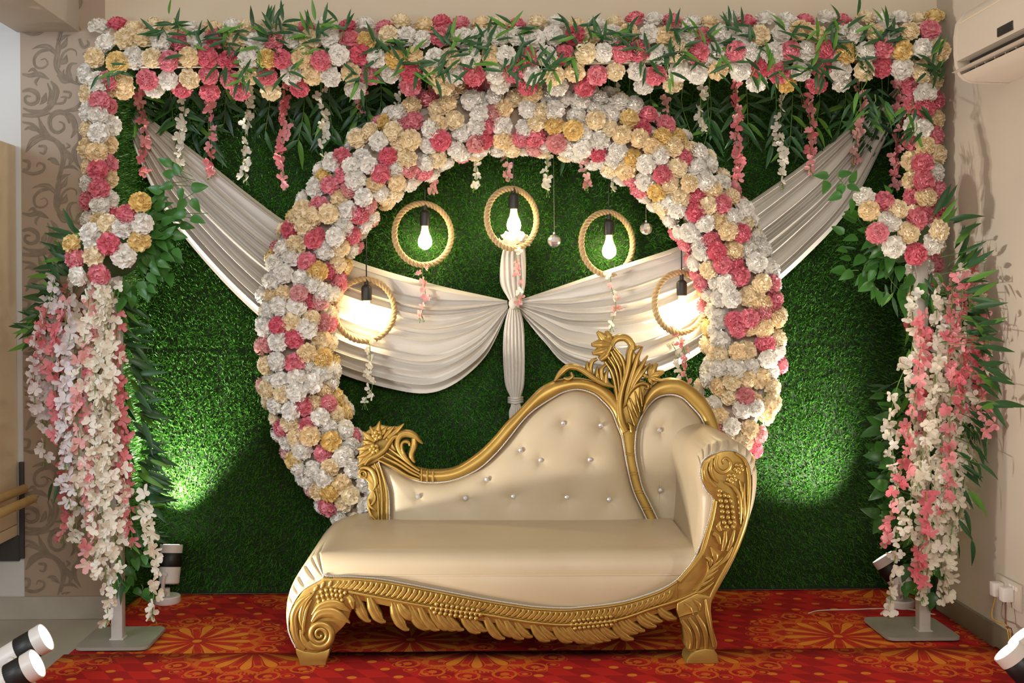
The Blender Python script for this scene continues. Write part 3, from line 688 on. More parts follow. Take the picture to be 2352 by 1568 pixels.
# ------------------------------------------------------------------ white drape
def drape():
    DS = 4.70
    root = thing('white_drape', (at(1178, 700, DS).x, DS, .78), 'white satin drape swagged from both corners to a centre knot on the grass wall', 'drape')
    def swag(up, lo, N, seed, name='swag'):
        r = np.random.default_rng(seed); nt_, nv = 90, 190
        U = cr2(up, nt_); Lw = cr2(lo, nt_); v = np.linspace(0, 1, nv)
        t = np.linspace(0, 1, nt_); rows = []
        w1, w2, w3 = r.random(3) * 6.28
        for i in range(nt_):
            wv = v + .030 * np.sin(2 * np.pi * v * 2 + w1 + 2.0 * t[i]) + .018 * np.sin(2 * np.pi * v * 4.3 + w2 - 3 * t[i]) - .030 * math.sin(w1 + 2.0 * t[i]) * (1 - v) - .018 * math.sin(w2 - 3 * t[i]) * (1 - v)
            wv = np.clip(wv, 0, 1)
            p = U[i][None] * (1 - v[:, None]) + Lw[i][None] * v[:, None]
            width = np.linalg.norm(Lw[i] - U[i])
            amp = min(.056, .00026 * width + .006)
            a1 = np.abs(np.sin(np.pi * N * wv)) ** .75; a2 = np.abs(np.sin(np.pi * (N * 1.9) * wv + w3 + 1.4 * t[i])) ** .8
            fold = a1 * .80 + a2 * .22 * (.5 + .5 * math.sin(3 * t[i] + w1))
            # cloth bellies: folds lean downward a little so each overlaps the next
            sag = np.cos(np.pi * N * wv) * np.sin(np.pi * N * wv)
            p = p + np.array([0, 1.0])[None] * (sag * width / N * .28)[:, None]
            D = DS - .004 - amp * fold - .008 * math.sin(math.pi * t[i]) * np.sin(np.pi * v)
            rows.append(ats(p, D))
        b = MB().grid(rows); b.build(name, M['cloth'], root, sharp=None, fix=False)
    swag([(283, 208), (330, 260), (450, 350), (640, 498), (790, 588), (980, 648), (1165, 690)], [(262, 222), (305, 330), (370, 470), (470, 600), (590, 722), (740, 838), (900, 893), (1010, 897), (1110, 825), (1168, 712)], 8, 3)
    swag([(2060, 200), (1990, 262), (1830, 388), (1700, 478), (1590, 552), (1400, 618), (1190, 690)], [(2085, 212), (2030, 330), (1950, 480), (1850, 590), (1740, 690), (1640, 785), (1545, 845), (1440, 872), (1310, 842), (1250, 785), (1190, 712)], 8, 9)
    def tail(L, Rr, N, seed, D0, name):
        n = 50; A = cr2(L, n); B = cr2(Rr, n); v = np.linspace(0, 1, 60); rows = []
        for i in range(n):
            p = A[i][None] * (1 - v[:, None]) + B[i][None] * v[:, None]; width = np.linalg.norm(B[i] - A[i])
            D = D0 - .012 - .016 * np.sin(np.pi * v) - min(.010, .0002 * width) * np.abs(np.sin(np.pi * N * v + .6 * math.sin(i * .12 + seed))); rows.append(ats(p, D))
        MB().grid(rows).build(name, M['cloth'], root, sharp=None, fix=False)
    tail([(1158, 560), (1150, 600), (1149, 650), (1165, 682), (1176, 700)], [(1206, 560), (1208, 600), (1207, 650), (1200, 682), (1190, 700)], 5, 1, DS - .01, 'upper_tail')
    tail([(1174, 694), (1160, 740), (1155, 800), (1160, 880), (1171, 910), (1174, 928), (1169, 945), (1170, 965)], [(1188, 694), (1202, 740), (1205, 800), (1204, 880), (1196, 912), (1195, 928), (1202, 945), (1198, 962)], 6, 2, DS - .01, 'lower_tail')
    # knot and tie
    kp = at(1181, 697, DS - .042); b = MB(); b.sphere(kp, .026, 16, 12, 0, (.9, .7, 1.0)); b.build('knot', M['cloth'], root, sharp=None)
    tp = ats([(1170, 916), (1184, 919), (1198, 916)], DS - .034); b = MB()
    for k in range(3): b.tube(ats([(1168, 913 + 5 * k), (1184, 916 + 5 * k), (1200, 912 + 5 * k)], [DS - .012, DS - .044, DS - .012]), .006, 8)
    b.build('tie', M['cloth'], root, sharp=None)
    b = carnation_mesh(77, 5, 48); c0 = at(1182, 553, DS - .048); q = leaf_quat((1, 0, 0), (0, -.35, 1))
    g = MB(); g.add([c0 + Vector((p[0] * .070, p[1] * .036, p[2] * .060 - .008)) for p in b.v], b.f); g.build('rosette', M['cloth'], root, sharp=None, fix=False)
drape()

# ------------------------------------------------------------------ pendant lamps in rope hoops
def pendant(cx_, cy_, rx, ry, label, cords_y, sy, D=4.60):
    c = at(cx_, cy_, D); rad = ry * D / FOC * .955; rot = math.acos(min(1, rx / ry))
    root = thing('pendant_lamp', tuple(c), label, 'pendant lamp', 'filament bulbs hanging in rope hoops')
    top = at(cx_ + 4, cords_y, D); sb = at(cx_ + 4, sy, D)          # sy: pixel row of the socket's lower end
    ca, sa = math.cos(rot), math.sin(rot); n = 160
    p = np.array([(c.x + rad * math.sin(a) * ca, D + rad * math.sin(a) * sa, c.z + rad * math.cos(a) * 1.0) for a in np.linspace(0, 2 * np.pi, n, endpoint=False)])
    MB().rope(p, .0070, .0064, 15, 3, 7, True).build('rope_hoop', M['rope'], root, sharp=None, fix=False)
    x, z = sb.x, sb.z
    MB().tube([(x, D, z + .05), (x, D, (z + top.z) / 2), (x, D, top.z)], .0028, 6).build('cord', M['black_plastic'], root, sharp=None)
    MB().lathe([(0, .088), (.008, .088), (.009, .066), (.019, .058), (.0215, .052), (.0215, .002), (.019, 0), (0, 0)], 20, M=Matrix.Translation((x, D, z))).build('socket', M['black_plastic'], root, sharp=35)
    b = MB().lathe([(.0135, .002), (.0145, -.012), (.018, -.028), (.0225, -.040)], 20, 1, Matrix.Translation((x, D, z)))
    b.lathe([(.0225, -.040), (.0275, -.055), (.0295, -.068), (.0265, -.083), (.017, -.092), (.006, -.098), (0, -.099)], 20, 0, Matrix.Translation((x, D, z)))
    b.build('bulb', [M['bulb'], M['bulb_neck']], root, sharp=None)
pendant(838, 712, 69, 74, 'rope-hoop pendant bulb leftmost of five, glowing on the drape by the hoop', 420, 690)
pendant(972, 538, 67, 74, 'rope-hoop pendant bulb second from the left, against the grass', 330, 519, 4.66)
pendant(1176, 502, 61, 72, 'rope-hoop pendant bulb highest of five, above the drape rosette', 250, 480)
pendant(1395, 559, 66, 75, 'rope-hoop pendant bulb second from the right, against the grass', 330, 540, 4.66)
pendant(1562, 695, 66, 72, 'rope-hoop pendant bulb rightmost of five, glowing on the drape', 400, 679)
for (pts, ck, lab) in (([(972, 612), (975, 665), (970, 722)], 'l', 'pale pink blossom string under the second rope hoop from the left'),
   ([(852, 786), (846, 850), (858, 890), (838, 922)], 'w', 'ivory blossom string under the leftmost rope hoop'),
   ([(1188, 580), (1192, 640), (1190, 700)], 'lw', 'pale pink and ivory blossom string beside the drape tail under the middle hoop'),
   ([(1402, 632), (1412, 690), (1405, 745)], 'lw', 'pink and ivory blossom string under the second rope hoop from the right'),
   ([(1552, 755), (1572, 820), (1580, 872)], 'pl', 'coral pink blossom string under the rightmost rope hoop'),
   ([(1545, 790), (1560, 840), (1562, 868)], 'w', 'ivory blossom string beside the pink one under the rightmost rope hoop')):
    vine('blossom_string', pts, 4.63 if pts[0][0] in (972, 1402) else 4.585, ck, step=.027, size=.0175, label=lab, group='blossom strings hanging under the rope hoops')
def crystal(px, py, r, y_top, label):
    D = 4.62; c = at(px, py, D); root = thing('mirror_ball', tuple(c), label, 'mirror ball', 'mirror balls hanging inside the hoop')
    b = MB(); b.sphere(c, r * D / FOC, 12, 9); b.build('ball', M['glass'], root, smooth=False)
    MB().lathe([(0, .008), (.004, .008), (.005, 0), (0, 0)], 10, M=Matrix.Translation(c + Vector((0, 0, r * D / FOC)))).build('cap', M['silver'], root)
    t = at(px, y_top, D); MB().tube([c + Vector((0, 0, r * D / FOC)), (c.x, D, (c.z + t.z) / 2), (c.x, D, t.z)], .0007, 5).build('thread', M['thread'], root, sharp=None)
crystal(1273, 553, 15.5, 330, 'small mirror ball lower left of two, beside the middle rope hoop')
crystal(1484, 525, 14.5, 360, 'small mirror ball upper right of two, near the hoop edge')

# ------------------------------------------------------------------ flower stands
def stand(label, plate, pole_px, pole_top, carn, vines, leaves_fn, seed):
    random.seed(seed)
    pb = floorpt(*pole_px, .024); root = thing('flower_stand', (pb.x, pb.y, .013), label, 'flower stand', 'flower stands beside the sofa')
    org = Vector(root.location); zt = .013
    px0, px1, py0, py1 = plate; out = []
    for cxx, cyy, a0 in ((px1 - .03, py1 - .03, 0), (px0 + .03, py1 - .03, 90), (px0 + .03, py0 + .03, 180), (px1 - .03, py0 + .03, 270)):
        for k in range(6): out.append((cxx + .03 * math.cos(R(a0 + 18 * k)), cyy + .03 * math.sin(R(a0 + 18 * k))))
    b = MB(); n = len(out); b.grid([[(x, y, zt) for x, y in out], [(x, y, zt + .009) for x, y in out], [(px0 + (x - px0) * .99 + .001, y, zt + .011) for x, y in out]], False, True)
    b.f.append(tuple(range(2 * n, 3 * n))); b.f.append(tuple(range(n - 1, -1, -1))); b.m += [0, 0]; b.build('base_plate', M['grey_metal'], root, sharp=30)
    ptop = at(pole_px[0], pole_top, pb.y)
    b = MB().box((pb.x - .021, pb.y - .021, zt + .011), (pb.x + .021, pb.y + .021, ptop.z), bev=.006); b.box((pb.x - .026, pb.y - .026, zt + .0105), (pb.x + .026, pb.y + .026, zt + .016), bev=.002); b.build('pole', M['white_metal'], root, sharp=30)
    Df = pb.y - .10
    # foam block that carries the flowers
    cc = np.mean([(x, y) for x, y, k, s in carn], 0); p = at(cc[0], cc[1] + 30, pb.y); b = MB(); b.sphere(p, .10, 16, 10, 0, (1.2, .8, .9)); b.build('foam_block', M['twig'], root)
    for (x, y, ck, s) in carn:
        nv = Vector(((x - cc[0]) / 180, -1, -(y - cc[1]) / 160 + .1)).normalized(); pos = at(x, y, Df - .05 + .03 * random.random())
        inst('carnation', random.choice(CARN[ck]), root, pos, frame_quat(nv), s * Df / FOC * .95, org)
    cnt = [0]; spill = {k: MB() for k in BL}
    for v in vines:
        pts, ck = v[0], v[1]
        vine('blossom_vine', pts, pb.y + (v[2] if len(v) > 2 else random.uniform(-.12, .05)), ck, root, step=.029, size=.0232, cnt=cnt, spill=spill, jit=.014)
    b = MB(); ms = []
    for i, (ck, s) in enumerate(spill.items()): b.add(s.v, s.f, i); ms.append(BL[ck])
    if b.v: b.build('remaining_blossoms', ms, root, sharp=None, fix=False)['kind'] = 'stuff'
    Ls = leaves_fn(); lc = 0; st = MB(); tw = MB()
    for (x, y, a, ln, key, D) in Ls:
        d = Vector((math.cos(R(a)), random.uniform(-.6, .15), math.sin(R(a)))).normalized(); me, geo = random.choice(LEAF[key]); l = ln * D / FOC
        p = at(x, y, pb.y + D - 0 if abs(D) < 1 else D); l = ln * p.y / FOC
        if p.x + max(0, d.x) * l > WX1 - .05:
            k = (WX1 - .05) / (p.x + max(0, d.x) * l); p = at(x, y, p.y * k); l *= k
        q = leaf_quat(d, (random.uniform(-.6, .6), -1, random.uniform(-.1, .8)))
        if lc < 300: inst('leaf', me, root, p, q, l, org); lc += 1
        else: wadd(st, geo, p, q, l, ('bamboo', 'young', 'broad').index(key))
        if random.random() < .35:
            e = p - d * random.uniform(.02, .06); e.y = pb.y; tw.tube([tuple(p), tuple((p + e) / 2 + Vector((0, .01, 0))), tuple(e)], .0014, 4)
    if st.v: st.build('remaining_leaves', [M['bamboo'], M['bamboo_light'], M['broad']], root, sharp=None, fix=False)['kind'] = 'stuff'
    if tw.v: tw.build('leaf_twigs', M['stem'], root, sharp=None, fix=False)['kind'] = 'stuff'
    return root
U = random.uniform
def branch(pts, key, n, ln, D, spread=60, both=True):
    out = []; p = cr2(pts, 60)
    for i in range(n):
        k = min(58, int((i + .5) / n * 59)); t = p[k + 1] - p[k]; a = math.degrees(math.atan2(-t[1], t[0]))
        sg = (1 if i % 2 else -1) if both else 1
        out.append((p[k][0], p[k][1], a + sg * U(spread * .5, spread), ln * U(.8, 1.15), key if random.random() > .15 or key == 'broad' else 'young', D + U(-.03, .03)))
    return out
def leaves_left():
    o = []
    # arching tip with round leaves
    for (x, y, a, l) in ((415, 400, 125, 36), (395, 380, 150, 34), (402, 402, 170, 36), (395, 420, 210, 34), (400, 425, 190, 34), (418, 430, 260, 34), (438, 432, 5, 40), (440, 455, 300, 36), (425, 455, 240, 36), (430, 490, 190, 36), (437, 500, 345, 38), (375, 440, 165, 38), (380, 465, 200, 34)):
        o.append((x, y, a, l * 1.0, 'broad', -.10))
    for k in range(70):     # broad leaves right of the flowers
        r = U(.1, 1); a = U(-75, 60); x = 320 + 85 * r * math.cos(R(a)) + U(-15, 15); y = 540 - 120 * r * math.sin(R(a)) + U(-20, 20); o.append((x, y, a + U(-35, 35), U(28, 42), 'broad', U(-.08, .03)))
    for k in range(20): o.append((U(260, 350), U(640, 690), U(-120, -20), U(28, 42), random.choice(('broad', 'young')), U(-.08, .02)))
    for k in range(60):     # bamboo on the left shoulder
        t = U(0, 1); x = 190 - 100 * t + U(-20, 20); y = 540 + 230 * t + U(-30, 30); o.append((x, y, U(110, 215) if t < .6 else U(150, 225), U(48, 80), 'bamboo' if random.random() < .8 else 'young', U(-.06, .06)))
    for k in range(105):     # long dark fall on the right of the pole
        t = U(0, 1); x = 268 + 62 * math.sin(math.pi * min(1, t * 1.05) * .62) + U(-18, 18); y = 680 + 570 * t + U(-15, 15); o.append((x, y, U(-65, 12), U(46, 80), 'bamboo' if random.random() < .85 else 'young', U(-.04, .10)))
    for k in range(60): o.append((U(120, 290), U(660, 1200), U(-130, -50), U(44, 66), 'bamboo', U(.03, .10)))
    for k in range(34): o.append((U(262, 295), U(860, 1330), U(-100, -40), U(44, 62), 'bamboo' if random.random() < .8 else 'young', U(-.06, -.035)))
    for k in range(26): o.append((U(285, 345), U(1130, 1360), U(-120, -10), U(28, 38), 'broad', U(-.08, .02)))
    return o
stand('flower stand at the left with pink and ivory blossom vines and a grey base plate', (-1.415, -1.155, 3.94, 4.20), (272, 1465), 560,
  [(322, 465, 'y', 26), (293, 493, 'p', 26), (284, 523, 'w', 27), (325, 514, 'w', 28), (208, 537, 'w', 27), (248, 515, 'c', 25), (165, 560, 'y', 23), (210, 560, 'w', 20), (250, 560, 'p', 27), (320, 553, 'y', 27), (284, 587, 'w', 30), (173, 594, 'p', 26), (215, 588, 'c', 27), (180, 634, 'w', 24), (228, 631, 'p', 27)],
  [([(125, 640), (95, 760), (78, 930)], 'v'), ([(135, 660), (118, 860), (103, 1055)], 'v'), ([(160, 650), (152, 900), (145, 1235)], 'p'), ([(172, 650), (175, 900), (172, 1235)], 'w'), ([(205, 660), (198, 900), (192, 1210)], 'wv'), ([(215, 650), (222, 950), (212, 1310)], 'w', -.13),
   ([(235, 660), (238, 1000), (243, 1425)], 'w', -.12), ([(140, 690), (125, 860), (120, 1000)], 'p'), ([(185, 700), (190, 860), (182, 1010)], 'p'), ([(212, 700), (208, 1000), (205, 1290)], 'pl'), ([(247, 690), (252, 1000), (268, 1325)], 'w', -.12), ([(262, 800), (285, 1050), (300, 1240)], 'p', -.08),
   ([(222, 650), (218, 800), (222, 1000)], 'w', -.11), ([(330, 1140), (348, 1250), (352, 1410)], 'w', -.10), ([(270, 880), (272, 1000), (285, 1150)], 'p'), ([(105, 720), (88, 790), (80, 870)], 'p'), ([(150, 700), (150, 950), (158, 1150)], 'v'), ([(112, 700), (100, 850), (95, 960)], 'v'), ([(262, 860), (275, 1050), (272, 1280)], 'w', -.09), ([(263, 655), (258, 760), (266, 890)], 'w', -.10), ([(276, 720), (270, 800), (280, 900)], 'p', -.07), ([(200, 680), (186, 860), (178, 1120)], 'lw', -.13), ([(158, 760), (150, 900), (150, 1060)], 'v', -.12), ([(278, 900), (284, 1060), (280, 1200)], 'p', -.07), ([(240, 900), (235, 1100), (232, 1250)], 'wv')],
  leaves_left, 21)
def leaves_right():
    o = []
    for (x, y, a, l) in ((1905, 405, 175, 36), (1900, 415, 250, 36), (1935, 420, 255, 34), (1925, 405, 20, 34), (1945, 425, 330, 34), (1935, 445, 200, 34), (1955, 455, 270, 36), (1950, 420, 60, 34)): o.append((x, y, a, l, 'broad', -.12))
    for k in range(75):
        r = U(.1, 1); a = U(100, 265); x = 2060 + 125 * r * math.cos(R(a)) + U(-18, 18); y = 560 - 110 * r * math.sin(R(a)) + U(-20, 20); o.append((x, y, a + U(-35, 35), U(28, 42), 'broad' if random.random() < .75 else 'bamboo', U(-.08, .03)))
    for k in range(26): o.append((U(2040, 2160), U(620, 700), U(-130, -40), U(34, 52), random.choice(('broad', 'young', 'bamboo')), U(-.08, .02)))
    for k in range(85):
        t = U(0, 1); x = 2155 + 110 * t ** .7 + U(-22, 22); y = 490 + 440 * t + U(-25, 25); o.append((x, y, U(15, 80) if t < .35 else U(-75, 30), U(46, 78), 'bamboo' if random.random() < .8 else 'young', U(-.10, .06)))
    for k in range(90): o.append((U(2085, 2240), U(660, 1250), U(-125, -55), U(46, 70), 'bamboo' if random.random() < .85 else 'young', U(-.04, .06)))
    for k in range(30): o.append((U(2200, 2250), U(900, 1080), U(-90, -30), U(44, 66), 'bamboo', U(-.05, .05)))
    for k in range(70): o.append((U(2020, 2080), U(880, 1220), U(150, 235), U(32, 48), random.choice(('bamboo', 'broad', 'broad')), U(-.02, .08)))
    for k in range(22): o.append((U(2070, 2150), U(1150, 1370), U(-150, -30), U(32, 46), 'broad', U(-.06, .03)))
    return o
stand('flower stand at the right near the wall with ivory and coral blossom vines', (1.47, 1.735, 3.98, 4.25), (2120, 1446), 600,
  [(1985, 453, 'w', 25), (2030, 462, 'p', 25), (1996, 484, 'c', 25), (2062, 481, 'c', 24), (2043, 508, 'w', 27), (2103, 505, 'p', 27), (2015, 535, 'p', 26), (2086, 534, 'c', 27), (2155, 530, 'c', 27), (2141, 558, 'w', 28), (2052, 567, 'w', 27), (2103, 583, 'p', 28)],
  [([(2098, 675), (2092, 790), (2062, 890), (2045, 985)], 'w', -.10), ([(2050, 985), (2060, 1200), (2048, 1405)], 'w', -.12), ([(2118, 720), (2100, 900), (2072, 1080), (2030, 1245)], 'p', -.14), ([(2148, 670), (2150, 860), (2120, 1010), (2108, 1110)], 'w', -.13), ([(2182, 640), (2185, 760), (2172, 850)], 'p', -.15), ([(2215, 610), (2222, 800), (2215, 960)], 'w', -.12),
   ([(2230, 590), (2262, 800), (2266, 995)], 'p', -.09), ([(2248, 640), (2252, 820), (2242, 985)], 'wl', -.05), ([(2150, 830), (2160, 1050), (2150, 1300)], 'w', -.13), ([(2195, 850), (2180, 1000), (2168, 1170)], 'p', -.16), ([(2205, 640), (2212, 780), (2206, 940)], 'p', -.16), ([(2182, 800), (2190, 1100), (2178, 1340)], 'w', -.10), ([(2130, 900), (2140, 1100), (2130, 1330)], 'w', -.12),
   ([(2208, 880), (2210, 1080), (2192, 1285)], 'w', -.03), ([(2250, 700), (2248, 800), (2240, 900)], 'p', -.03), ([(2228, 880), (2232, 960), (2225, 1050)], 'w', -.11), ([(2132, 1130), (2118, 1240), (2112, 1340)], 'p', -.15), ([(2100, 1000), (2090, 1110), (2095, 1230)], 'w', -.11), ([(2170, 1150), (2168, 1260), (2160, 1370)], 'w', -.07), ([(2168, 700), (2170, 850), (2165, 980)], 'wv', -.03), ([(2112, 770), (2106, 940), (2116, 1100)], 'w', -.08), ([(2122, 1000), (2116, 1180), (2124, 1370)], 'w', -.09), ([(2130, 760), (2128, 880), (2120, 990)], 'p', -.08)],
  leaves_right, 22)
random.seed(99)

# ------------------------------------------------------------------ sofa
def sofa():
    DF = 3.742; o0 = floorpt(1160, 1490); root = thing('sofa', (at(1180, 1500, 4.05).x, 4.05, .013), 'cream tufted chaise sofa with a carved gold frame and one rolled arm', 'sofa'); org = Vector(root.location)
    G, Lm = M['gold'], M['leather']
    def Z1(p): return [(800 + x / 5.2275, 940 + y / 5.2275) for x, y in p]
    def Z3(p): return [(1260 + x / 5.2275, 740 + y / 5.2275) for x, y in p]
    def Z4(p): return [(1540 + x / 4.354, 960 + y / 4.354) for x, y in p]
    def DB(y): return 4.255 + (1195 - np.asarray(y, float)) / 430 * .085
    # --- seat body (waterfall left end)
    Pc = [(674, 1478), (657, 1445), (653, 1405), (659, 1368), (675, 1332), (704, 1292), (738, 1275), (800, 1268), (900, 1267), (1050, 1267), (1200, 1267), (1350, 1267), (1500, 1266), (1575, 1264), (1602, 1262)]
    Qc = [(676, 1478), (663, 1445), (664, 1414), (675, 1383), (697, 1354), (739, 1329), (748, 1321), (800, 1320), (900, 1320), (1050, 1320), (1200, 1320), (1350, 1320), (1500, 1320), (1566, 1318), (1590, 1302)]
    n = 260; P = crv(Pc, n); Q = crv(Qc, n); D0 = 3.784; u = np.linspace(0, 14, n)
    pleat = np.zeros(n)
    for c_ in (2.2, 2.9, 3.6, 4.15, 4.7, 5.25, 5.75): pleat += np.exp(-((u - c_) / .055) ** 2)
    rows = []
    for k in range(13):
        ph = k / 12 * math.pi / 2; s = math.sin(ph)
        pos = Q + (P - Q) * (s - .16 * pleat * math.sin(2 * ph))[:, None]
        q = ats(pos, D0); q[:, 1] += .055 * (1 - math.cos(ph)) + .012 * pleat * math.sin(2 * ph); rows.append(q)
    Pw = ats(P, D0); top = np.clip((u - 5.0) / 2.0, 0, 1) * np.clip((14.4 - u) / .8, 0, 1)
    for k in range(1, 17):
        f = k / 16; q = Pw.copy(); q[:, 1] = D0 + .055 + f * .53; q[:, 2] += .024 * top * math.sin(min(1, f * 1.35) * math.pi / 2)
        fade = math.exp(-f * 9); q[:, 2] -= .008 * pleat * fade; rows.append(q)
    b = MB().grid(rows); b.build('seat_cushion', Lm, root, sharp=None, fix=False)
    # seam under the cushion edge
    MB().tube(ats(cr2([(752, 1320.5), (1100, 1320.5), (1563, 1320)], 30), D0 - .001), .0016, 6).build('seat_seam', M['seam'], root, sharp=None)
    # --- apron upholstery between seam and piping
    pip = [(742, 1320), (755, 1323), (810, 1324), (870, 1329), (922, 1338), (984, 1350), (1040, 1361), (1113, 1375), (1181, 1386), (1232, 1393), (1300, 1396), (1340, 1393), (1388, 1388), (1436, 1380), (1483, 1366), (1522, 1351), (1556, 1330), (1585, 1297), (1600, 1272)]
    pp = cr2(pip, 80); rows = []
    xs = np.linspace(744, 1588, 80); yb = np.interp(xs, pp[:, 0], pp[:, 1]); yt = np.interp(xs, [744, 1565, 1588], [1320, 1320, 1298]) - 3
    for k in range(9):
        f = k / 8; y = yt + (yb + 3 - yt) * f; rows.append(ats(np.stack([xs, y], 1), D0 + .004 - .010 * np.sin(np.pi * f) * np.clip((yb - yt) / 60, 0, 1)))
    MB().grid(rows).build('apron_panel', Lm, root, sharp=None, fix=False)
    # --- arm
    Pa = [(1597, 1280), (1604, 1230), (1608, 1185), (1609, 1145), (1604, 1112), (1601, 1082), (1606, 1050), (1621, 1029), (1647, 1017), (1680, 1013), (1712, 1024), (1733, 1047), (1743, 1075), (1745, 1105), (1741, 1140), (1734, 1168), (1724, 1194), (1712, 1232), (1690, 1285), (1655, 1350)]
    Qa = [(1596, 1274), (1617, 1229), (1629, 1190), (1637, 1147), (1623, 1127), (1611, 1102), (1609, 1074), (1617, 1055), (1638, 1042), (1676, 1034), (1704, 1045), (1720, 1063), (1727, 1089), (1728, 1112), (1727, 1135), (1724, 1162), (1717, 1196), (1706, 1232), (1685, 1283), (1648, 1352)]
    n = 220; P = crv(Pa, n); Q = crv(Qa, n); u = np.linspace(0, 19, n); pleat = np.zeros(n)
    for c_ in (6.2, 6.9, 7.6, 8.3, 9.0, 9.7, 10.4, 11.1, 11.8): pleat += np.exp(-((u - c_) / .09) ** 2)
    rows = []
    for k in range(11):
        ph = k / 10 * math.pi / 2
        pos = Q + (P - Q) * (math.sin(ph) - .16 * pleat * math.sin(2 * ph))[:, None]; q = ats(pos, D0); q[:, 1] += .05 * (1 - math.cos(ph)) + .008 * pleat * math.sin(2 * ph); rows.append(q)
    Pw = ats(P, D0)
    for k in range(1, 13):
        f = k / 12; q = Pw.copy(); q[:, 1] = D0 + .05 + f * .455; q[:, 2] += .008 * f; q[:, 2] -= .005 * pleat * math.exp(-f * 10); rows.append(q)
    b = MB().grid(rows); e = rows[-1]; b.add([e.mean(0)] + list(e), [(0, i + 1, i + 2) for i in range(n - 1)]); b.build('armrest', Lm, root, sharp=None, fix=False)
    # --- back pads with tufting
    tops = [(870, 1059), (884, 1065), (907, 1078), (934, 1093), (963, 1105), (991, 1108), (1030, 1105), (1068, 1093), (1106, 1072), (1144, 1036), (1173, 1001), (1200, 967), (1226, 942), (1265, 916), (1298, 899), (1330, 894), (1363, 904), (1385, 922), (1405, 945), (1418, 977), (1428, 1002), (1434, 1033), (1441, 1072), (1450, 1111), (1460, 1140), (1476, 1173), (1487, 1196)]
    lefte = [(870, 1059), (876, 1080), (886, 1108), (892, 1131), (894, 1160), (895, 1200)]
    rtop = [(1459, 1018), (1463, 984), (1473, 958), (1489, 932), (1512, 912), (1542, 906), (1568, 914), (1590, 935), (1610, 958), (1622, 985), (1632, 1030)]
    rlow = [(1459, 1018), (1460, 1049), (1467, 1085), (1476, 1121), (1493, 1156), (1512, 1195)]
    but = [(960, 1140), (1069, 1144), (1118, 1101), (1196, 1034), (1179, 1140), (1294, 972), (1380, 977), (1242, 1057), (1355, 1056), (1302, 1142), (1399, 1147), (1515, 988), (1517, 1126)]
    def pad(top, low, x1, name, H):
        tp = cr2(top, 200); lp = cr2(low, 80); edge = np.vstack([tp, lp])
        xs = np.linspace(tp[0, 0] + .3, x1, 150); yt = np.interp(xs, tp[:, 0], tp[:, 1]); yb = np.where(xs < lp[-1, 0], np.interp(xs, lp[:, 0], lp[:, 1]), 1222.0); yb = np.maximum(yb, yt)
        rows = []
        for k in range(71):
            y = yt + (yb - yt) * k / 70; q = np.stack([xs, y], 1)
            d = np.sqrt(((q[:, None, :] - edge[None]) ** 2).sum(2)).min(1)
            h = H * (1 - np.exp(-d / 16.0)) + .010 * (1 - np.exp(-d / 60.0))
            for bx, by in but:
                rr = np.hypot(q[:, 0] - bx, q[:, 1] - by); an = np.arctan2(q[:, 1] - by, q[:, 0] - bx)
                h = h - .010 * np.exp(-(rr / 9.0) ** 1.3) - .006 * np.exp(-(rr / 30.0) ** 2) - .0008 * np.exp(-(rr / 24.0) ** 2) * np.sin(an * 5 + bx)
            r_ = ats(q, DB(q[:, 1])); r_[:, 1] -= h; rows.append(r_)
        return MB().grid(rows).build(name, Lm, root, sharp=None, fix=False)
    pad(tops, lefte, 1486.5, 'back_pad', .030); pad(rtop, rlow, 1632, 'back_pad', .030)
    bm_ = MB().sphere((0, 0, 0), .0092, 10, 6, 0, (1, .6, 1)); bme = mesh_np('crystal_button', bm_.v, bm_.f, [M['crystal']], None, False)
    for bx, by in but:
        p = at(bx, by, float(DB(by)) - .0265); inst('tufting_button', bme, root, p, Quaternion(), 1.0, org)
    # --- gold back frame
    outer = [(990, 1082), (1020, 1081), (1049, 1074), (1077, 1058), (1106, 1036), (1135, 1007), (1163, 974), (1190, 947), (1219, 916), (1242, 893), (1271, 877), (1298, 871), (1330, 869), (1363, 876), (1392, 890), (1415, 911), (1432, 945), (1442, 985)]
    inner = [(990, 1107), (1030, 1104), (1068, 1092), (1106, 1071), (1144, 1035), (1173, 1000), (1200, 966), (1226, 941), (1265, 915), (1298, 898), (1330, 893), (1363, 903), (1385, 921), (1405, 944), (1416, 970), (1424, 995)]
    MB().band(outer, inner, lambda y: DB(y) - .022, .016, .06, 90).build('back_frame', G, root, sharp=50)
    aro = [(1478, 925), (1486, 903), (1502, 883), (1525, 872), (1551, 869), (1574, 876), (1600, 895), (1623, 919), (1639, 948), (1651, 978), (1656, 1010)]
    ari = [(1474, 956), (1489, 931), (1512, 911), (1542, 905), (1556, 907), (1568, 913), (1590, 934), (1604, 950), (1612, 962), (1624, 988), (1632, 1015)]
    MB().band(aro, ari, lambda y: DB(y) - .022, .020, .06, 60).build('back_frame', G, root, sharp=50)
    pl = [(1418, 975), (1428, 1000), (1434, 1033), (1441, 1072), (1450, 1111), (1460, 1140), (1476, 1173), (1488, 1200)]
    pr = [(1464, 984), (1459, 1016), (1460, 1049), (1467, 1085), (1476, 1121), (1493, 1156), (1512, 1195), (1516, 1202)]
    post = MB().band(pl, pr, lambda y: DB(y) - .020, .010, .05, 50).build('centre_post', G, root, sharp=50)
    for (y, xa, xb) in ((1040, 1436, 1459), (1045, 1437, 1460), (1083, 1444, 1466), (1089, 1445, 1468), (1125, 1455, 1478), (1131, 1457, 1480), (1163, 1472, 1497), (1169, 1475, 1500)):
        MB().strip([(xa, y), ((xa + xb) / 2, y + 1), (xb, y)], [1.2, 1.5, 1.2], lambda yy: DB(yy) - .029, .003, 8, 5).build('bamboo_ring', G, post, sharp=None)
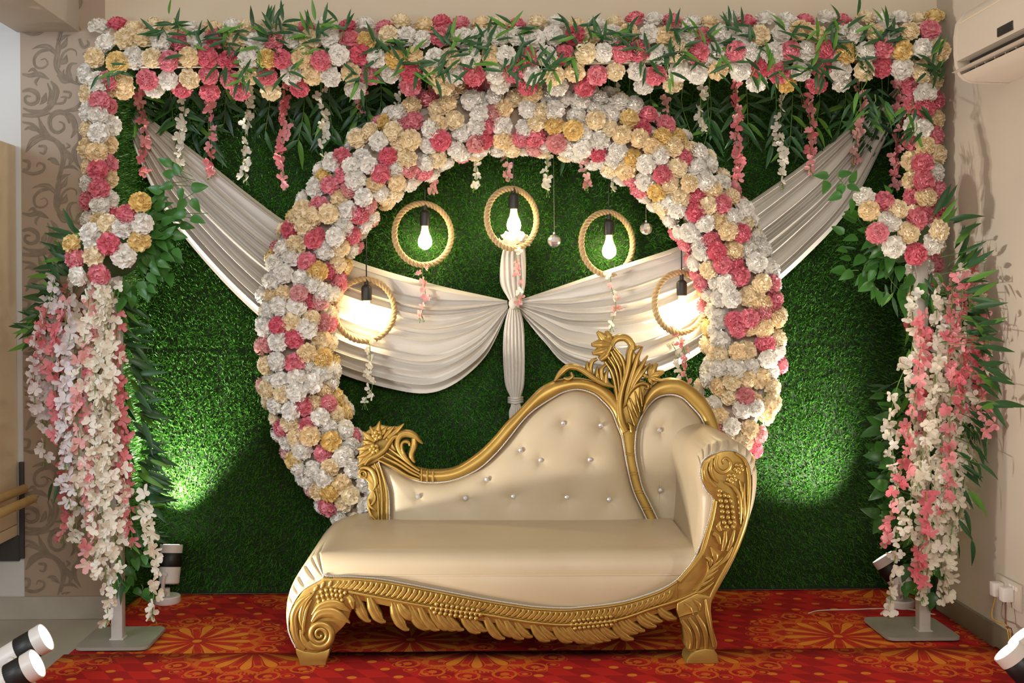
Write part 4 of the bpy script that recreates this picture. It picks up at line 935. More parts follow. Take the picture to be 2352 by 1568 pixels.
    # back board behind the pads
    ob = [(868, 1057)] + [tuple(p) for p in cr2(outer, 40)[:-2]] + [(1460, 990), (1478, 925)] + [tuple(p) for p in cr2(aro, 24)] + [(1650, 1215), (880, 1215), (866, 1120)]
    MB().slab(ob, lambda y: DB(y) + .012, .05, 2).build('back_board', G, root, sharp=40)
    # --- piping cords
    def cord(path, D, name='piping', r=1.7):
        p = ats(cr2(path, 500), D) if not callable(D) else (lambda q: ats(q, D(q[:, 1])))(cr2(path, 500))
        ln = np.sum(np.linalg.norm(np.diff(p, axis=0), axis=1)); MB().rope(p, .0017, .0019, ln / .011, 2, 5).build(name, M['silver'], root, sharp=None, fix=False)
    cord([(679, 1486), (670, 1469), (662, 1444), (663, 1414), (675, 1382), (697, 1353), (739, 1328), (743, 1318), (755, 1323)] + pip[2:] , D0 - .006)
    cord([(1600, 1272)] + Qa[1:13], D0 - .006)
    cord([(894, 1196)] + lefte[::-1][1:] + tops[1:], lambda y: DB(y) - .030); cord(rlow[::-1] + rtop[1:-1], lambda y: DB(y) - .030)
    # --- front rail
    ptop = lambda x: np.interp(x, pp[:, 0], pp[:, 1])
    stem = cr2([(800, 1358), (870, 1372), (988, 1394), (1112, 1411), (1220, 1429), (1311, 1435), (1415, 1424), (1499, 1397), (1559, 1378), (1600, 1360)], 120)
    sy = lambda x: np.interp(x, stem[:, 0], stem[:, 1])
    xs = np.linspace(765, 1557, 90)
    out = [(x, ptop(x) + 3) for x in xs] + [(x, sy(x) + 16) for x in xs[::-1] if x > 805] + [(805, 1378), (765, 1378)]
    rail = MB().slab(out, DF + .026, .045, 2.5).build('front_rail', G, root, sharp=40)
    MB().strip([(765, 1327)] + [(x, float(ptop(x)) + 6) for x in np.linspace(800, 1556, 24)], [2.5], DF + .025, .005, 90, 5).build('rail_bead_edge', G, rail, sharp=None)
    MB().strip([(x, float(sy(x))) for x in np.linspace(800, 1600, 30)], [4.2], DF + .024, .010, 90, 7).build('stem_moulding', G, rail, sharp=None)
    x = 772
    while x < 1540:
        yt_, ys_ = float(ptop(x)) + 11, float(sy(max(800, x - 10))) - 6; k = ys_ - yt_
        if k > 5: MB().strip([(x + 8, yt_), (x + 4, yt_ + k * .45), (x - 10, yt_ + k)], [5.5, 7, 2.5], DF + .026, .0085, 12, 7, rib=.35).build('feather', G, rail, sharp=None)
        x += 12.5
    tips = [(852, 1426), (886, 1428), (940, 1446), (955, 1420), (988, 1444), (1010, 1446), (1032, 1445), (1048, 1446), (1066, 1446), (1104, 1452), (1120, 1448), (1160, 1466), (1182, 1460), (1204, 1466), (1224, 1462), (1264, 1471), (1280, 1466), (1315, 1473), (1328, 1469), (1348, 1474), (1367, 1476), (1385, 1473), (1403, 1470), (1422, 1463), (1456, 1468), (1466, 1453), (1482, 1448), (1508, 1438), (1522, 1426), (1555, 1420)]
    for i, (tx, ty) in enumerate(tips):
        dx = 38 if i < 3 else (26 + (ty - float(sy(tx))) * .40)
        bx = tx - dx; by = float(sy(max(805, bx))) + 4; bx = max(bx, 816)
        MB().strip([(bx, by), (bx + (tx - bx) * .30, by + (ty - by) * .55), (bx + (tx - bx) * .72, by + (ty - by) * .93), (tx, ty)], [8, 14 if i < 5 else 11.5, 13 if i < 5 else 11, 3], DF + .036 - .002 * (i % 2), .015, 20, 9, rib=.30, base=.022).build('leaf', G, rail, sharp=None)
    sp = MB().sphere((0, 0, 0), 1.0, 10, 7); sme = mesh_np('bead', sp.v, sp.f, [G], None, True)
    def beads(pts, r, D, parent):
        for (x, y) in pts: inst('bead', sme, parent, at(x, y, D), Quaternion(), r * D / FOC, org)
    def lin(a, c, k): return [(a[0] + (c[0] - a[0]) * i / (k - 1), a[1] + (c[1] - a[1]) * i / (k - 1)) for i in range(k)]
    g2 = [(395, 825), (430, 775), (480, 760), (530, 755), (575, 760), (620, 768), (668, 785), (440, 818), (490, 808), (540, 802), (582, 808), (627, 812), (405, 875), (455, 865), (505, 857), (548, 852), (587, 858), (635, 862)]
    beads([(640 + x / 4.355, 1180 + y / 4.355) for x, y in g2], 6.0, DF + .022, rail)
    z5 = lambda p: [(960 + x / 5.88, 1300 + y / 5.88) for x, y in p]
    beads(z5(lin((255, 510), (810, 592), 9)) + z5(lin((190, 562), (845, 650), 11)) + z5(lin((232, 622), (785, 702), 9)), 6.0, DF + .020, rail)
    z8 = lambda p: [(700 + x / 2.502, 1330 + y / 2.502) for x, y in p]
    beads(z8(lin((1552, 237), (1757, 214), 9)) + z8(lin((1535, 260), (1782, 238), 10)) + z8(lin((1555, 282), (1762, 260), 9)), 5.4, DF + .020, rail)
    # --- left scroll leg
    lo = [(765, 1328), (742, 1326), (739, 1332), (697, 1356), (676, 1385), (666, 1416), (665, 1445), (672, 1468), (681, 1488), (700, 1497), (727, 1499), (748, 1490), (764, 1476), (771, 1456), (788, 1440), (800, 1425), (806, 1403), (813, 1394), (812, 1330)]
    leg = MB().slab(arcres(np.array(lo + lo[:1], float), 90)[:-1], DF + .022, .07, 2.5).build('leg', G, root, sharp=40)
    th = np.linspace(0, 2 * np.pi * 2.4, 60); rr = np.interp(th, [0, th[-1]], [31, 4]); spi = [(735 + r_ * math.cos(a + 2.6), 1457 + r_ * math.sin(a + 2.6) * 1.02) for a, r_ in zip(-th, rr)]
    def cs(parent, items, D, h, name='carved_leaf', n=24, rib=0.0):
        for path, hw in items: MB().strip(path, hw, D, h, n, 9, rib=rib, base=.012).build(name, G, parent, sharp=None)
    MB().strip(spi, [8.5, 8, 6.5, 4], DF + .018, .011, 110, 7).build('scroll', G, leg, sharp=None)
    cs(leg, [([(716, 1428), (735, 1408), (765, 1406), (790, 1420), (804, 1431)], [4, 12, 14, 11, 1]), ([(716, 1412), (738, 1392), (770, 1386), (790, 1396), (806, 1404)], [3, 10, 13, 10, 1]), ([(812, 1398), (808, 1378), (800, 1368)], [2, 9, 6])], DF + .020, .012, rib=.25)
    cs(leg, [([(700, 1490), (682, 1468), (676, 1440), (676, 1412), (690, 1386), (714, 1364)], [4, 8, 9, 10, 11, 4]), ([(722, 1360), (700, 1386), (692, 1420), (700, 1452)], [2, 9, 8, 2]), ([(716, 1376), (704, 1400), (698, 1430), (696, 1456)], [1.5, 4, 4.5, 3]), ([(735, 1492), (712, 1486), (696, 1468), (690, 1446)], [3, 8, 8, 3])], DF + .020, .010, rib=.3)
    cs(leg, [([(730, 1345), (722, 1357)], [4, 6, 3]), ([(745, 1336), (738, 1350)], [4, 6, 3]), ([(762, 1334), (756, 1346)], [4, 6, 3])], DF + .021, .006, n=10)
    def foot(out, D, th):
        b_ = MB().slab(out, D, th, 3); b_.v = [(x, y, .0137 if z < .026 else z) for x, y, z in b_.v]
        return b_.build('foot', G, leg if out[0][0] < 1000 else legr, sharp=30)
    foot([(679, 1488), (700, 1496), (727, 1499), (745, 1494), (758, 1488), (757, 1500), (750, 1518), (748, 1527), (689, 1527), (686, 1515), (680, 1500)], DF + .018, .075)
    # --- right leg
    lr = [(1556, 1384), (1600, 1362), (1636, 1370), (1634, 1385), (1633, 1403), (1638, 1441), (1643, 1460), (1649, 1478), (1646, 1490), (1640, 1494), (1584, 1496), (1577, 1490), (1576, 1475), (1574, 1460), (1570, 1440), (1560, 1418), (1555, 1402)]
    legr = MB().slab(arcres(np.array(lr + lr[:1], float), 70)[:-1], DF + .016, .075, 3).build('leg', G, root, sharp=40)
    cs(legr, [([(1566, 1424), (1582, 1448), (1588, 1472), (1586, 1490)], [5, 7, 6, 5]), ([(1582, 1418), (1598, 1444), (1604, 1468), (1602, 1490)], [5, 8, 7, 5]), ([(1600, 1412), (1616, 1440), (1622, 1466), (1622, 1490)], [5, 8, 7, 5]), ([(1620, 1376), (1624, 1404), (1632, 1446), (1640, 1486)], [3, 6, 6, 4])], DF + .014, .011, 'flute')
    cs(legr, [([(1560, 1416), (1578, 1410), (1602, 1404)], [2, 2.5, 2]), ([(1572, 1384), (1584, 1396), (1592, 1412)], [3, 6, 3]), ([(1592, 1376), (1606, 1388), (1608, 1402)], [3, 6, 3])], DF + .014, .008)
    foot([(1577, 1526), (1579, 1512), (1586, 1502), (1598, 1494), (1620, 1489), (1640, 1491), (1648, 1502), (1652, 1524), (1650, 1527)], DF + .006, .09)
    # --- arm front panel
    ap = [(1556, 1333), (1585, 1300), (1608, 1268), (1619, 1230), (1631, 1190), (1640, 1146), (1626, 1127), (1613, 1102), (1611, 1076), (1618, 1058), (1634, 1047), (1656, 1037), (1680, 1035), (1704, 1047), (1719, 1065), (1726, 1090), (1727, 1121), (1724, 1167), (1718, 1201), (1707, 1236), (1691, 1275), (1664, 1326), (1645, 1362), (1636, 1380), (1600, 1372), (1556, 1390)]
    arm = MB().slab(arcres(np.array(ap + ap[:1], float), 140)[:-1], DF + .026, .05, 2.5).build('arm_panel', G, root, sharp=40)
    rim_r = [(1690, 1040), (1712, 1058), (1720, 1090), (1721, 1121), (1718, 1165), (1711, 1200), (1699, 1236), (1683, 1275), (1656, 1326), (1638, 1360), (1628, 1384)]
    cs(arm, [(rim_r, [3, 5, 5, 5, 6, 7, 7, 6, 6, 6, 5])], DF + .025, .011, 'rim_moulding', 60)
    cs(arm, [([(1562, 1336), (1592, 1302), (1614, 1270), (1627, 1230), (1638, 1190), (1646, 1150)], [4, 4, 3.5, 3.5, 3.5, 3])], DF + .025, .008, 'rim_moulding', 40)
    cs(arm, [(Z4([(540, 640), (620, 680), (680, 760), (700, 880), (700, 1060)]), [3, 6, 7, 6, 3]), (Z4([(740, 650), (735, 780), (740, 920), (735, 1080)]), [2, 5, 6, 2]), (Z4([(690, 620), (715, 720), (720, 850)]), [2, 5, 2]), (Z4([(370, 440), (350, 530), (385, 620), (460, 690)]), [3, 6, 6, 3]), (Z4([(420, 400), (400, 510), (430, 600), (480, 640)]), [3, 6, 5, 3]), (Z4([(470, 370), (450, 440), (470, 510), (530, 540), (590, 500), (600, 440), (560, 400), (520, 420), (530, 460)]), [4, 6, 6, 6, 5, 5, 4, 3, 2])], DF + .025, .010, 'carved_leaf', 40)
    cs(arm, [(Z4([(500, 1130), (480, 1080), (500, 1030)]), [5, 7, 2]), (Z4([(520, 1330), (545, 1230), (550, 1130)]), [3, 7, 4]), (Z4([(570, 1330), (610, 1230), (640, 1120)]), [3, 7, 3]), (Z4([(500, 1260), (470, 1180), (425, 1150)]), [3, 7, 6]), (Z4([(430, 1460), (450, 1380), (400, 1290)]), [3, 9, 2]), (Z4([(400, 1480), (400, 1420), (350, 1390)]), [3, 7, 3]), (Z4([(470, 1480), (560, 1400), (620, 1290)]), [3, 6, 3])], DF + .025, .011, 'carved_leaf', 18, .25)
    tp_ = [(1618, 1348), (1640, 1318), (1660, 1292)]
    cs(arm, [([(1585, 1366), (1612, 1358), (1634, 1342), (1640, 1336)], [2, 5, 5, 1]), ([(1592, 1356), (1616, 1342), (1640, 1326)], [2, 5, 1]), ([(1604, 1346), (1626, 1326), (1650, 1308)], [2, 5, 1]), ([(1614, 1334), (1634, 1312), (1658, 1294)], [2, 5, 1]), ([(1622, 1318), (1640, 1300), (1662, 1280)], [2, 5, 1]), ([(1560, 1378), (1590, 1366), (1612, 1342), (1626, 1312), (1624, 1288)], [4, 4, 4, 3, 2])], DF + .025, .010, 'carved_leaf', 18, .2)
    for (fx, fy) in Z4([(610, 600), (680, 500)]):
        for k in range(5):
            a = k * 1.2566 + .3; inst('petal', sme, arm, at(fx + 8 * math.cos(a), fy + 8 * math.sin(a), DF + .023), Quaternion(), (.0085, .006, .0085), org)
        inst('bead', sme, arm, at(fx, fy, DF + .017), Quaternion(), .0055, org)
    g4 = [(495, 722), (490, 768), (536, 768), (577, 776), (502, 822), (552, 826), (598, 822), (512, 876), (563, 882), (613, 880), (518, 930), (570, 936), (620, 932), (518, 985), (572, 988), (625, 986), (537, 1040), (590, 1037), (632, 1036), (560, 1086), (620, 1082)]
    beads(Z4(g4), 6.0, DF + .020, arm)
    # --- crest carving
    crest = MB().slab(arcres(np.array(Z3([(905, 1330), (850, 1180), (815, 960), (800, 820), (830, 640), (760, 540), (700, 470), (720, 380), (800, 300), (880, 400), (930, 520), (960, 380), (1010, 300), (1060, 400), (1120, 480), (1180, 520), (1090, 640), (1020, 760), (1130, 690), (1210, 760), (1150, 860), (1140, 1010), (1045, 1290), (990, 1340), (905, 1330)]), float), 120)[:-1], lambda y: DB(y) - .022, .035, 2).build('crest', G, root, sharp=40)
    DC = lambda y: DB(y) - .030
    def c3(items, h, name='carved_leaf', n=26, rib=0.0, zz=Z3, par=crest, D=DC, k=5.2275):
        for path, hw in items: MB().strip(zz(path), [q / k for q in hw], D, h, n, 9, rib=rib, base=.022).build(name, G, par, sharp=None)
    c3([([(930, 1310), (870, 1180), (850, 980), (880, 800), (935, 620), (965, 480), (975, 380), (1005, 290)], [40, 50, 46, 44, 42, 40, 40, 42]), ([(1010, 330), (1000, 250), (930, 190), (850, 185), (790, 220), (765, 290)], [44, 46, 44, 46, 40, 24])], .024, 'plume', 50, .25)
    c3([([(835, 1050), (815, 820), (765, 610), (680, 470)], [14, 22, 22, 16]), ([(850, 980), (845, 770), (805, 560), (715, 410)], [12, 22, 22, 18]), ([(868, 900), (875, 720), (850, 540), (750, 350)], [12, 22, 24, 20]), ([(890, 800), (915, 580), (880, 430), (790, 310)], [10, 24, 26, 20])], .018, 'rib', 30)
    c3([([(760, 240), (670, 190), (590, 115)], [30, 66, 20]), ([(760, 240), (720, 170), (700, 105)], [30, 58, 20]), ([(750, 270), (640, 260), (520, 270)], [30, 66, 20]), ([(745, 300), (650, 340), (530, 375)], [30, 68, 20]), ([(740, 310), (690, 390), (620, 450)], [30, 62, 34]), ([(790, 200), (745, 300), (690, 400), (640, 440)], [16, 26, 26, 10])], .020, 'carved_leaf', 18, .3)
    c3([([(900, 1020), (965, 760), (1040, 520), (1075, 400), (1135, 290)], [12, 34, 40, 36, 6]), ([(925, 960), (1000, 740), (1095, 560), (1195, 400)], [10, 32, 40, 6]), ([(945, 920), (1030, 740), (1115, 620), (1218, 490)], [10, 30, 36, 6]), ([(1030, 340), (1060, 300), (1130, 290)], [10, 24, 4])], .019, 'carved_leaf', 30, .25)
    c3([([(1200, 660), (1250, 580), (1300, 490)], [20, 48, 18]), ([(1200, 660), (1300, 620), (1388, 590)], [20, 50, 18]), ([(1200, 670), (1290, 680), (1348, 695)], [20, 44, 18]), ([(1200, 670), (1235, 720), (1245, 755)], [16, 32, 8]), ([(1200, 660), (1160, 640), (1125, 615)], [16, 30, 8]), ([(1205, 650), (1215, 580), (1245, 500)], [12, 28, 8])], .020, 'carved_leaf', 16, .3)
    c3([([(1035, 1240), (990, 1110), (945, 985)], [14, 20, 8]), ([(1075, 1140), (1025, 1020), (978, 905)], [12, 20, 8]), ([(1100, 1075), (1070, 950), (1040, 825)], [12, 20, 8]), ([(1125, 1010), (1112, 890), (1098, 770)], [12, 20, 8]), ([(920, 1000), (960, 870), (1040, 770), (1130, 730), (1200, 755), (1190, 800), (1160, 790)], [14, 22, 24, 26, 26, 20, 10]), ([(1000, 1320), (985, 1250), (950, 1200)], [26, 32, 12])], .016, 'rib', 26)
    c3([([(75, 705), (150, 610), (235, 540), (330, 540), (430, 585), (520, 650), (640, 725), (790, 775)], [10, 36, 38, 36, 36, 34, 30, 16]), ([(270, 600), (285, 650), (240, 680), (180, 670)], [12, 22, 22, 8])], .020, 'scroll', 44, .2)
    c3([([(520, 650), (475, 560), (465, 470)], [26, 34, 6]), ([(540, 660), (505, 560), (530, 470), (585, 440)], [14, 28, 26, 18]), ([(620, 720), (585, 620), (590, 530)], [24, 34, 6]), ([(680, 750), (640, 640), (640, 560), (700, 500)], [20, 34, 30, 12]), ([(770, 770), (700, 720), (690, 640), (720, 560)], [16, 30, 26, 8])], .018, 'carved_leaf', 22, .25)
    # --- left corner carving
    cor = MB().slab(arcres(np.array(Z1([(215, 690), (130, 690), (125, 580), (135, 480), (180, 440), (185, 290), (270, 230), (370, 190), (470, 215), (560, 215), (640, 210), (620, 290), (555, 320), (540, 420), (600, 520), (700, 640), (800, 700), (860, 720), (860, 860), (700, 800), (520, 700), (365, 615), (290, 650), (215, 690)]), float), 110)[:-1], lambda y: DB(y) - .016, .035, 2).build('corner_carving', G, root, sharp=40)
    k1 = dict(zz=Z1, par=cor, D=lambda y: DB(y) - .024)
    c3([([(340, 380), (350, 260), (375, 140)], [20, 50, 6]), ([(330, 380), (300, 290), (258, 205)], [20, 36, 6]), ([(320, 390), (240, 330), (165, 270)], [20, 42, 6]), ([(310, 410), (240, 400), (165, 375)], [16, 32, 6]), ([(300, 430), (210, 460), (110, 480)], [20, 40, 6]), ([(300, 470), (210, 530), (105, 575)], [20, 36, 6]), ([(290, 520), (200, 610), (112, 680)], [20, 40, 10]), ([(380, 330), (430, 260), (470, 200)], [16, 36, 6]), ([(420, 350), (490, 270), (555, 205)], [16, 34, 6]), ([(470, 340), (570, 270), (668, 175)], [20, 40, 6])], .016, 'carved_leaf', 18, .25, **k1)
    k1['D'] = lambda y: DB(y) - .032
    c3([([(195, 670), (255, 595), (350, 550), (440, 480), (490, 400), (540, 335), (620, 320)], [14, 28, 36, 38, 36, 32, 20])], .018, 'ribbon', 40, 0, **k1)
    c3([([(365, 610), (560, 705), (700, 790), (855, 845)], [12, 20, 20, 16]), ([(420, 570), (600, 660), (740, 750), (855, 808)], [12, 20, 20, 16]), ([(455, 520), (620, 625), (760, 720), (855, 772)], [12, 20, 20, 16]), ([(490, 470), (640, 580), (770, 680), (855, 738)], [12, 20, 20, 16])], .014, 'rib', 30, 0, **k1)
    c3([([(770, 680), (690, 600), (615, 500), (590, 400), (625, 315), (700, 290), (780, 315), (840, 370), (895, 412)], [18, 34, 34, 34, 36, 46, 44, 32, 6]), ([(700, 580), (650, 500), (640, 420), (680, 385), (730, 400), (735, 440)], [10, 22, 22, 22, 24, 14]), ([(790, 350), (785, 450), (755, 540), (770, 600), (800, 640)], [34, 42, 36, 32, 8])], .018, 'swan_scroll', 44, .15, **k1)
    c3([([(878, 722), (878, 862)], [14]), ([(948, 735), (948, 868)], [14]), ([(1018, 742), (1018, 870)], [14])], .012, 'binding', 14, 0, **k1)
    MB().band(Z1([(855, 722), (940, 742), (1030, 742)]), Z1([(855, 858), (940, 870), (1030, 872)]), lambda y: DB(y) - .022, .012, .05, 12).build('back_frame', G, root, sharp=50)
    for (fx, fy) in Z1([(345, 310), (310, 470)]):
        for k in range(5):
            a = k * 1.2566 + .5; inst('petal', sme, cor, at(fx + 7.5 * math.cos(a), fy + 7.5 * math.sin(a), float(DB(fy)) - .036), Quaternion(), (.0098, .007, .0098), org)
        inst('bead', sme, cor, at(fx, fy, float(DB(fy)) - .042), Quaternion(), .007, org)
    # left upright of the back
    up = MB().slab(arcres(np.array(Z1([(360, 625), (300, 660), (230, 690), (120, 720), (120, 820), (200, 840), (240, 880), (235, 960), (270, 980), (225, 1070), (222, 1180), (270, 1330), (285, 1400), (485, 1400), (480, 1050), (450, 900), (400, 740), (360, 625)]), float), 80)[:-1], lambda y: DB(y) - .014, .05, 2).build('upright', G, root, sharp=40)
    k1 = dict(zz=Z1, par=up, D=lambda y: DB(y) - .022)
    th = np.linspace(0, 2 * np.pi * 1.5, 30); spi = [(172 + r_ * math.cos(a), 778 + r_ * math.sin(a)) for a, r_ in zip(-th + 1.0, np.interp(th, [0, th[-1]], [48, 8]))]
    c3([(spi[::-1], [8, 14, 18, 20]), ([(140, 705), (215, 700), (280, 740), (320, 820), (330, 900), (300, 960)], [16, 30, 36, 38, 34, 10])], .015, 'scroll', 44, 0, **k1)
    c3([([(365, 640), (405, 760), (445, 900), (465, 1050), (462, 1390)], [14, 20, 24, 24, 22]), ([(315, 650), (365, 780), (395, 950), (405, 1100), (400, 1390)], [12, 18, 18, 16, 16]), ([(330, 930), (352, 1050), (360, 1180), (365, 1390)], [6, 12, 14, 14]), ([(300, 980), (320, 1060), (290, 1130), (245, 1160)], [8, 20, 22, 8]), ([(240, 1080), (260, 1160), (320, 1210), (335, 1225)], [10, 20, 20, 6]), ([(235, 1150), (270, 1260), (330, 1330)], [8, 20, 14])], .014, 'carved_leaf', 34, .15, **k1)
    # --- rear legs and under-frame
    for px_ in (760, 1610):
        c_ = at(px_, 1400, 4.28); MB().grid([[(c_.x + sx * w_, 4.28 + dy + sy_ * w_, z) for sx, sy_ in ((-1, -1), (1, -1), (1, 1), (-1, 1))] for z, w_, dy in ((.0085, .028, .03), (.05, .024, .025), (.14, .030, .01), (.30, .038, 0))], False, True).build('leg', G, root, sharp=30)
    a0 = at(790, 1400, 3.9); a1 = at(1560, 1400, 3.9); MB().box((a0.x, 3.84, .245), (a1.x, 4.33, .28), bev=.004).build('under_frame', M['kerb'], root, sharp=30)
sofa()

# ------------------------------------------------------------------ spot lamps
def lamp(base, head, aim, label, power, size=R(60), tex=1.0, blend=.5):
    """base: floor point under the lamp; head: centre of the lens; aim: direction of the beam"""
    aim = Vector(aim).normalized(); head = Vector(head); base = Vector(base)
    root = thing('spot_lamp', tuple(base), label, 'spot lamp', 'white and black spot lamps on the floor')
    z0 = base.z; T = Matrix.Translation(base)
    MB().lathe([(0, 0), (.052, 0), (.054, .004), (.054, .026), (.050, .030), (0, .030)], 32, M=T).build('base', M['white_plastic'], root, sharp=35)
    q = aim.to_track_quat('Z', 'Y'); H = Matrix.Translation(head) @ q.to_matrix().to_4x4()
    back = head - aim * .105
    side = aim.cross(Vector((0, 0, 1))); side = side.normalized() if side.length > .35 else Vector((-.15, -.98, 0))
    if side.y > 0: side = -side
    p1 = head - aim * .110 + side * .052; p0_ = base + Vector((0, 0, .030))
    b = MB().lathe([(0, 0), (.012, 0), (.012, .03), (0, .03)], 14, M=Matrix.Translation(p0_))
    mid = p0_ + Vector((0, 0, .016)) + side * .038
    pts = cr2([tuple(p0_ + Vector((0, 0, .012))), tuple(mid), tuple((mid + p1) / 2 + side * .008), tuple(p1)], 12); b.tube(pts, .008, 8)
    b.tube([tuple(p1), tuple(p1 - side * .012)], .011, 12); b.build('bracket', M['white_plastic'], root, sharp=35)
    hd = MB().lathe([(0, -.158), (.037, -.158), (.0415, -.153), (.0435, -.090), (.042, -.090), (.042, -.034), (.0455, -.034), (.0465, -.002), (.045, 0), (.042, -.001)], 36, M=H).build('head', M['white_plastic'], root, sharp=30)
    b = MB(); n = 72
    ring = lambda z, k: [H @ Vector(((.0448 if i % 2 else .0426) * k * math.cos(2 * math.pi * i / n), (.0448 if i % 2 else .0426) * k * math.sin(2 * math.pi * i / n), z)) for i in range(n)]
    b.grid([ring(-.091, .96), ring(-.089, 1), ring(-.036, 1), ring(-.034, .96)], False, True); b.build('ribbed_band', M['black_plastic'], hd, sharp=None)
    MB().lathe([(.0425, -.0015), (.03, .0005), (0, .001)], 32, M=H).build('lens', M['lens'], hd)
    l = bpy.data.lights.new('lamp_beam', 'SPOT'); l.energy = power; l.color = (1.0, .92, .80); l.spot_size = size; l.spot_blend = blend; l.shadow_soft_size = .03
    o = link('lamp_beam', l, hd); o.location = head + aim * .006 - base; o.rotation_mode = 'QUATERNION'; o.rotation_quaternion = aim.to_track_quat('-Z', 'Y')
    return root
PW = 95
h = at(106, 1462, 3.52); lamp((h.x - .08, 3.50, .0125), h, (.86, .13, .48), 'rear one of two spot lamps at the lower left corner', PW, R(92), blend=.9)
h = at(86, 1522, 3.36); lamp((h.x - .08, 3.34, .0125), h, (.86, .12, .47), 'front one of two spot lamps at the lower left corner', PW, R(92), blend=.9)
h = at(2312, 1492, 3.30); lamp((h.x + .07, 3.28, .0125), h, (-.62, .25, .74), 'nearer of two spot lamps at the lower right corner, cut by the frame', PW * .25, R(120), blend=.9)
h = at(2342, 1458, 3.42); lamp((h.x + .05, 3.42, .0125), h, (-.62, .25, .74), 'farther of two spot lamps at the lower right corner, mostly outside the frame', PW * .2, R(120), blend=.9)
f = floorpt(384, 1383, .0065); h = at(394, 1250, f.y + .02); lamp((f.x, f.y, .0065), h, (.02, .22, 1), 'upright spot lamp lighting the grass beside the left flower stand', PW * 2.0, R(80), blend=.8)
f = floorpt(2068, 1392, .0065); h = at(2026, 1278, f.y + .02); lamp((f.x, f.y, .0065), h, (-.50, .30, .80), 'tilted spot lamp behind the vines of the right flower stand', PW * 1.65, R(75), blend=.8)

# ------------------------------------------------------------------ air conditioner
def ac():
    y0, y1 = 3.00, 3.83; pr = [(1.834, 1.962), (1.712, 1.966), (1.688, 1.975), (1.672, 1.990)]
    fr = [(1.660, 2.022), (1.655, 2.06), (1.655, 2.12), (1.662, 2.165), (1.685, 2.200), (1.73, 2.222), (1.834, 2.232)]
    root = thing('air_conditioner', (1.834, 3.40, 2.10), 'beige-white split air conditioner on the upper right wall', 'air conditioner')
    P_ = pr + [(1.690, 1.984), (1.738, 1.990), (1.742, 2.046), (1.668, 2.036), (1.657, 2.036)] + fr[1:]
    b = MB(); b.grid([[(x, y, z) for x, z in P_] for y in (y0, y1 - .02)], False, False); n = len(P_)
    b.f.append(tuple(range(n))); b.m += [0]
    E_ = [(1.834, 1.960), (1.712, 1.964), (1.686, 1.974), (1.668, 1.992), (1.658, 2.022), (1.653, 2.06), (1.653, 2.12), (1.660, 2.166), (1.684, 2.202), (1.73, 2.224), (1.834, 2.234)]; k = len(b.v)
    b.grid([[(x, y, z) for x, z in E_] for y in (y1 - .02, y1)], False, False); n = len(E_); b.f += [tuple(k + i for i in range(n)), tuple(k + n + i for i in range(n - 1, -1, -1))]; b.m += [0, 0]
    b.build('body', M['ac'], root, sharp=35)
    MB().box((1.700, y0 + .005, 1.9865), (1.739, y1 - .021, 2.038)).build('outlet', M['kerb'], root, sharp=20)
    b = MB(); b.grid([[(1.636, y, 1.996), (1.646, y, 2.003), (1.700, y, 2.012), (1.700, y, 2.007), (1.650, y, 1.996)] for y in (y0 + .02, y1 - .022)], False, True)
    b.f += [(0, 1, 2, 3, 4), (9, 8, 7, 6, 5)]; b.m += [0, 0]; b.build('flap', M['ac'], root, sharp=30)
    for k in range(6): MB().box((1.688, y1 - .09 - k * .07, 1.987), (1.702, y1 - .086 - k * .07, 2.006)).build('fin', M['ac'], root, sharp=20)
    yd = y1 - .42; MB().box((1.6515, yd, 2.046), (1.665, yd + .10, 2.074), bev=.002).build('display', M['black_plastic'], root, sharp=30)
    MB().box((1.6605, y0 + .03, 2.160), (1.672, y1 - .03, 2.1635)).build('panel_seam', M['seam'], root, sharp=20)
ac()
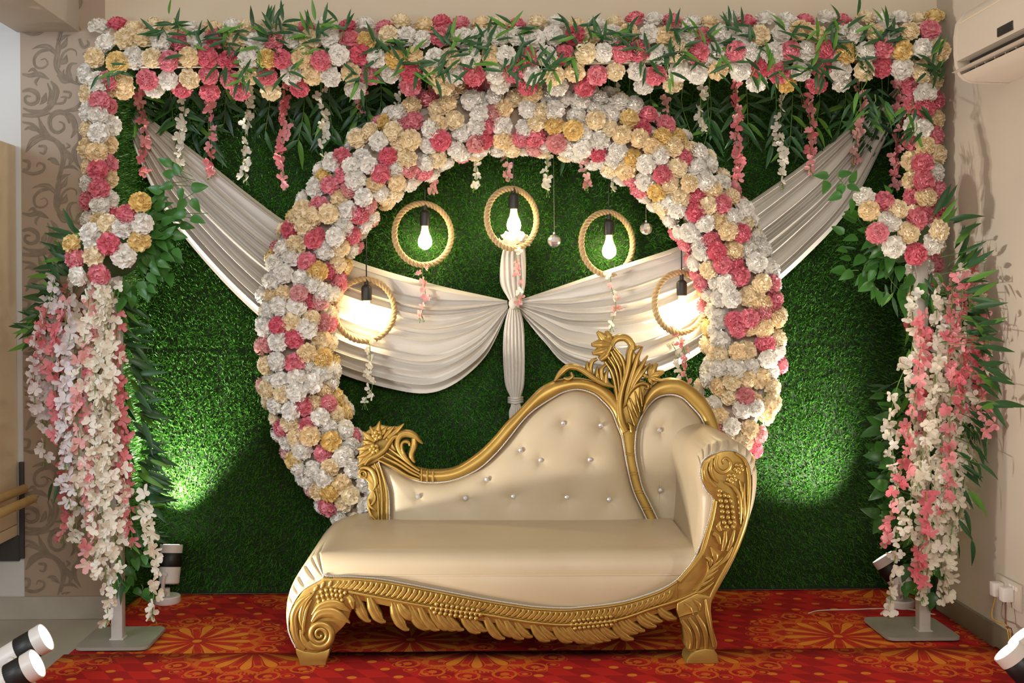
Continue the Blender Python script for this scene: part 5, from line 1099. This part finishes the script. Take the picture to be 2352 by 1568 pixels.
# ------------------------------------------------------------------ wall sockets with plugs and cables
def sockets():
    def wp(px, py): D = WX1 * FOC / (px - CX); p = at(px, py, D); p.x = WX1; return p
    a = wp(2289, 1345); c = wp(2345, 1352); y1, y0 = a.y, c.y; zt, zb = a.z + .045, a.z - .045
    root = thing('socket_panel', (WX1, (y0 + y1) / 2, (zt + zb) / 2), 'white wall socket panel with two plugs low on the right wall', 'socket')
    MB().box((WX1 - .010, y0, zb), (WX1 - .0005, y1, zt), bev=.002).build('plate', M['offwhite'], root, sharp=30)
    for k, (f, m) in enumerate(((.74, 'cable_y'), (.34, 'cable_r'))):
        yc = y0 + (y1 - y0) * f; zc = zb + .048
        pl = MB().box((WX1 - .046, yc - .018, zc - .026), (WX1 - .0105, yc + .018, zc + .022), bev=.004).build('plug', M['white_plastic'], root, sharp=30)
        for j in range(2):
            e = Vector((WX1 - .03, yc - .05 - .05 * (1 - k), .03)); s0 = Vector((WX1 - .03, yc + .006 * j, zc - .026))
            pts = cr2([tuple(s0), tuple(s0 + Vector((-.008, .018 - .012 * j - .03 * k, -.08))), tuple(e + Vector((-.01, .01 - .02 * j, .09))), tuple(e)], 24); MB().tube(pts, .0022, 6).build('cable', M[m], pl, sharp=None)
    for k in range(3): MB().box((WX1 - .012, y0 + .018 + k * .022, zt - .026), (WX1 - .0095, y0 + .032 + k * .022, zt - .012), bev=.0008).build('switch', M['white_plastic'], root, sharp=30)
sockets()
tag(MB().tube(cr2([(1.30, 4.36, .0085), (1.36, 4.40, .0085), (1.50, 4.41, .0085), (1.60, 4.42, .0085), (1.72, 4.40, .0085), (1.78, 4.33, .0085)], 40), .0022, 6).build('lamp_cable', M['cable_w'], sharp=None), 'thin white cable on the carpet at the tilted lamp', 'cable')
# ------------------------------------------------------------------ cream cabinet panel with wooden rails on the left wall
def cabinet():
    zb, zt = .33, 1.86; y1 = WD - .002; x0 = at(38, 700, y1).x
    root = thing('wall_cabinet', (x0 - .2, 3.9, zb), 'cream wall cabinet with two wooden rails at the far left edge', 'cabinet')
    MB().box((x0 - .40, 3.3, zb + .045), (x0, y1, zt), bev=.003).build('body', M['cream_board'], root, sharp=30)
    MB().box((x0 - .40, 3.3, zb), (x0, y1, zb + .042), bev=.003).build('lower_panel', M['cream_board'], root, sharp=30)
    fa, fb = at(45, 1060, y1), at(58, 1281, y1); MB().box((fa.x, y1 - .012, fb.z), (fb.x, y1, fa.z), bev=.002).build('frame', M['kerb'], root, sharp=30)
    MB().box((x0 - .40, y1 - .010, zb - .10), (fa.x - .001, y1, zb - .001)).build('dark_strip', M['kerb'], root, sharp=30)  # dark strip on the wall below the cabinet
    for px_, py_, xx in ((54, 1121, x0 + .05), (75, 1144, x0 + .12)):
        D = xx * FOC / (px_ - CX); e = at(px_, py_, D); p = [(xx, 3.4, e.z), (xx, 3.8, e.z), (xx, D - .012, e.z), (xx, D - .003, e.z), (xx, D, e.z)]
        r = MB().tube(p, [.017, .017, .017, .013, .004], 14).build('rail', M['wood'], root, sharp=None)
        MB().box((x0 - .001, 3.55, e.z - .012), (xx, 3.58, e.z + .012), bev=.002).build('bracket', M['wood'], r, sharp=30)
cabinet()
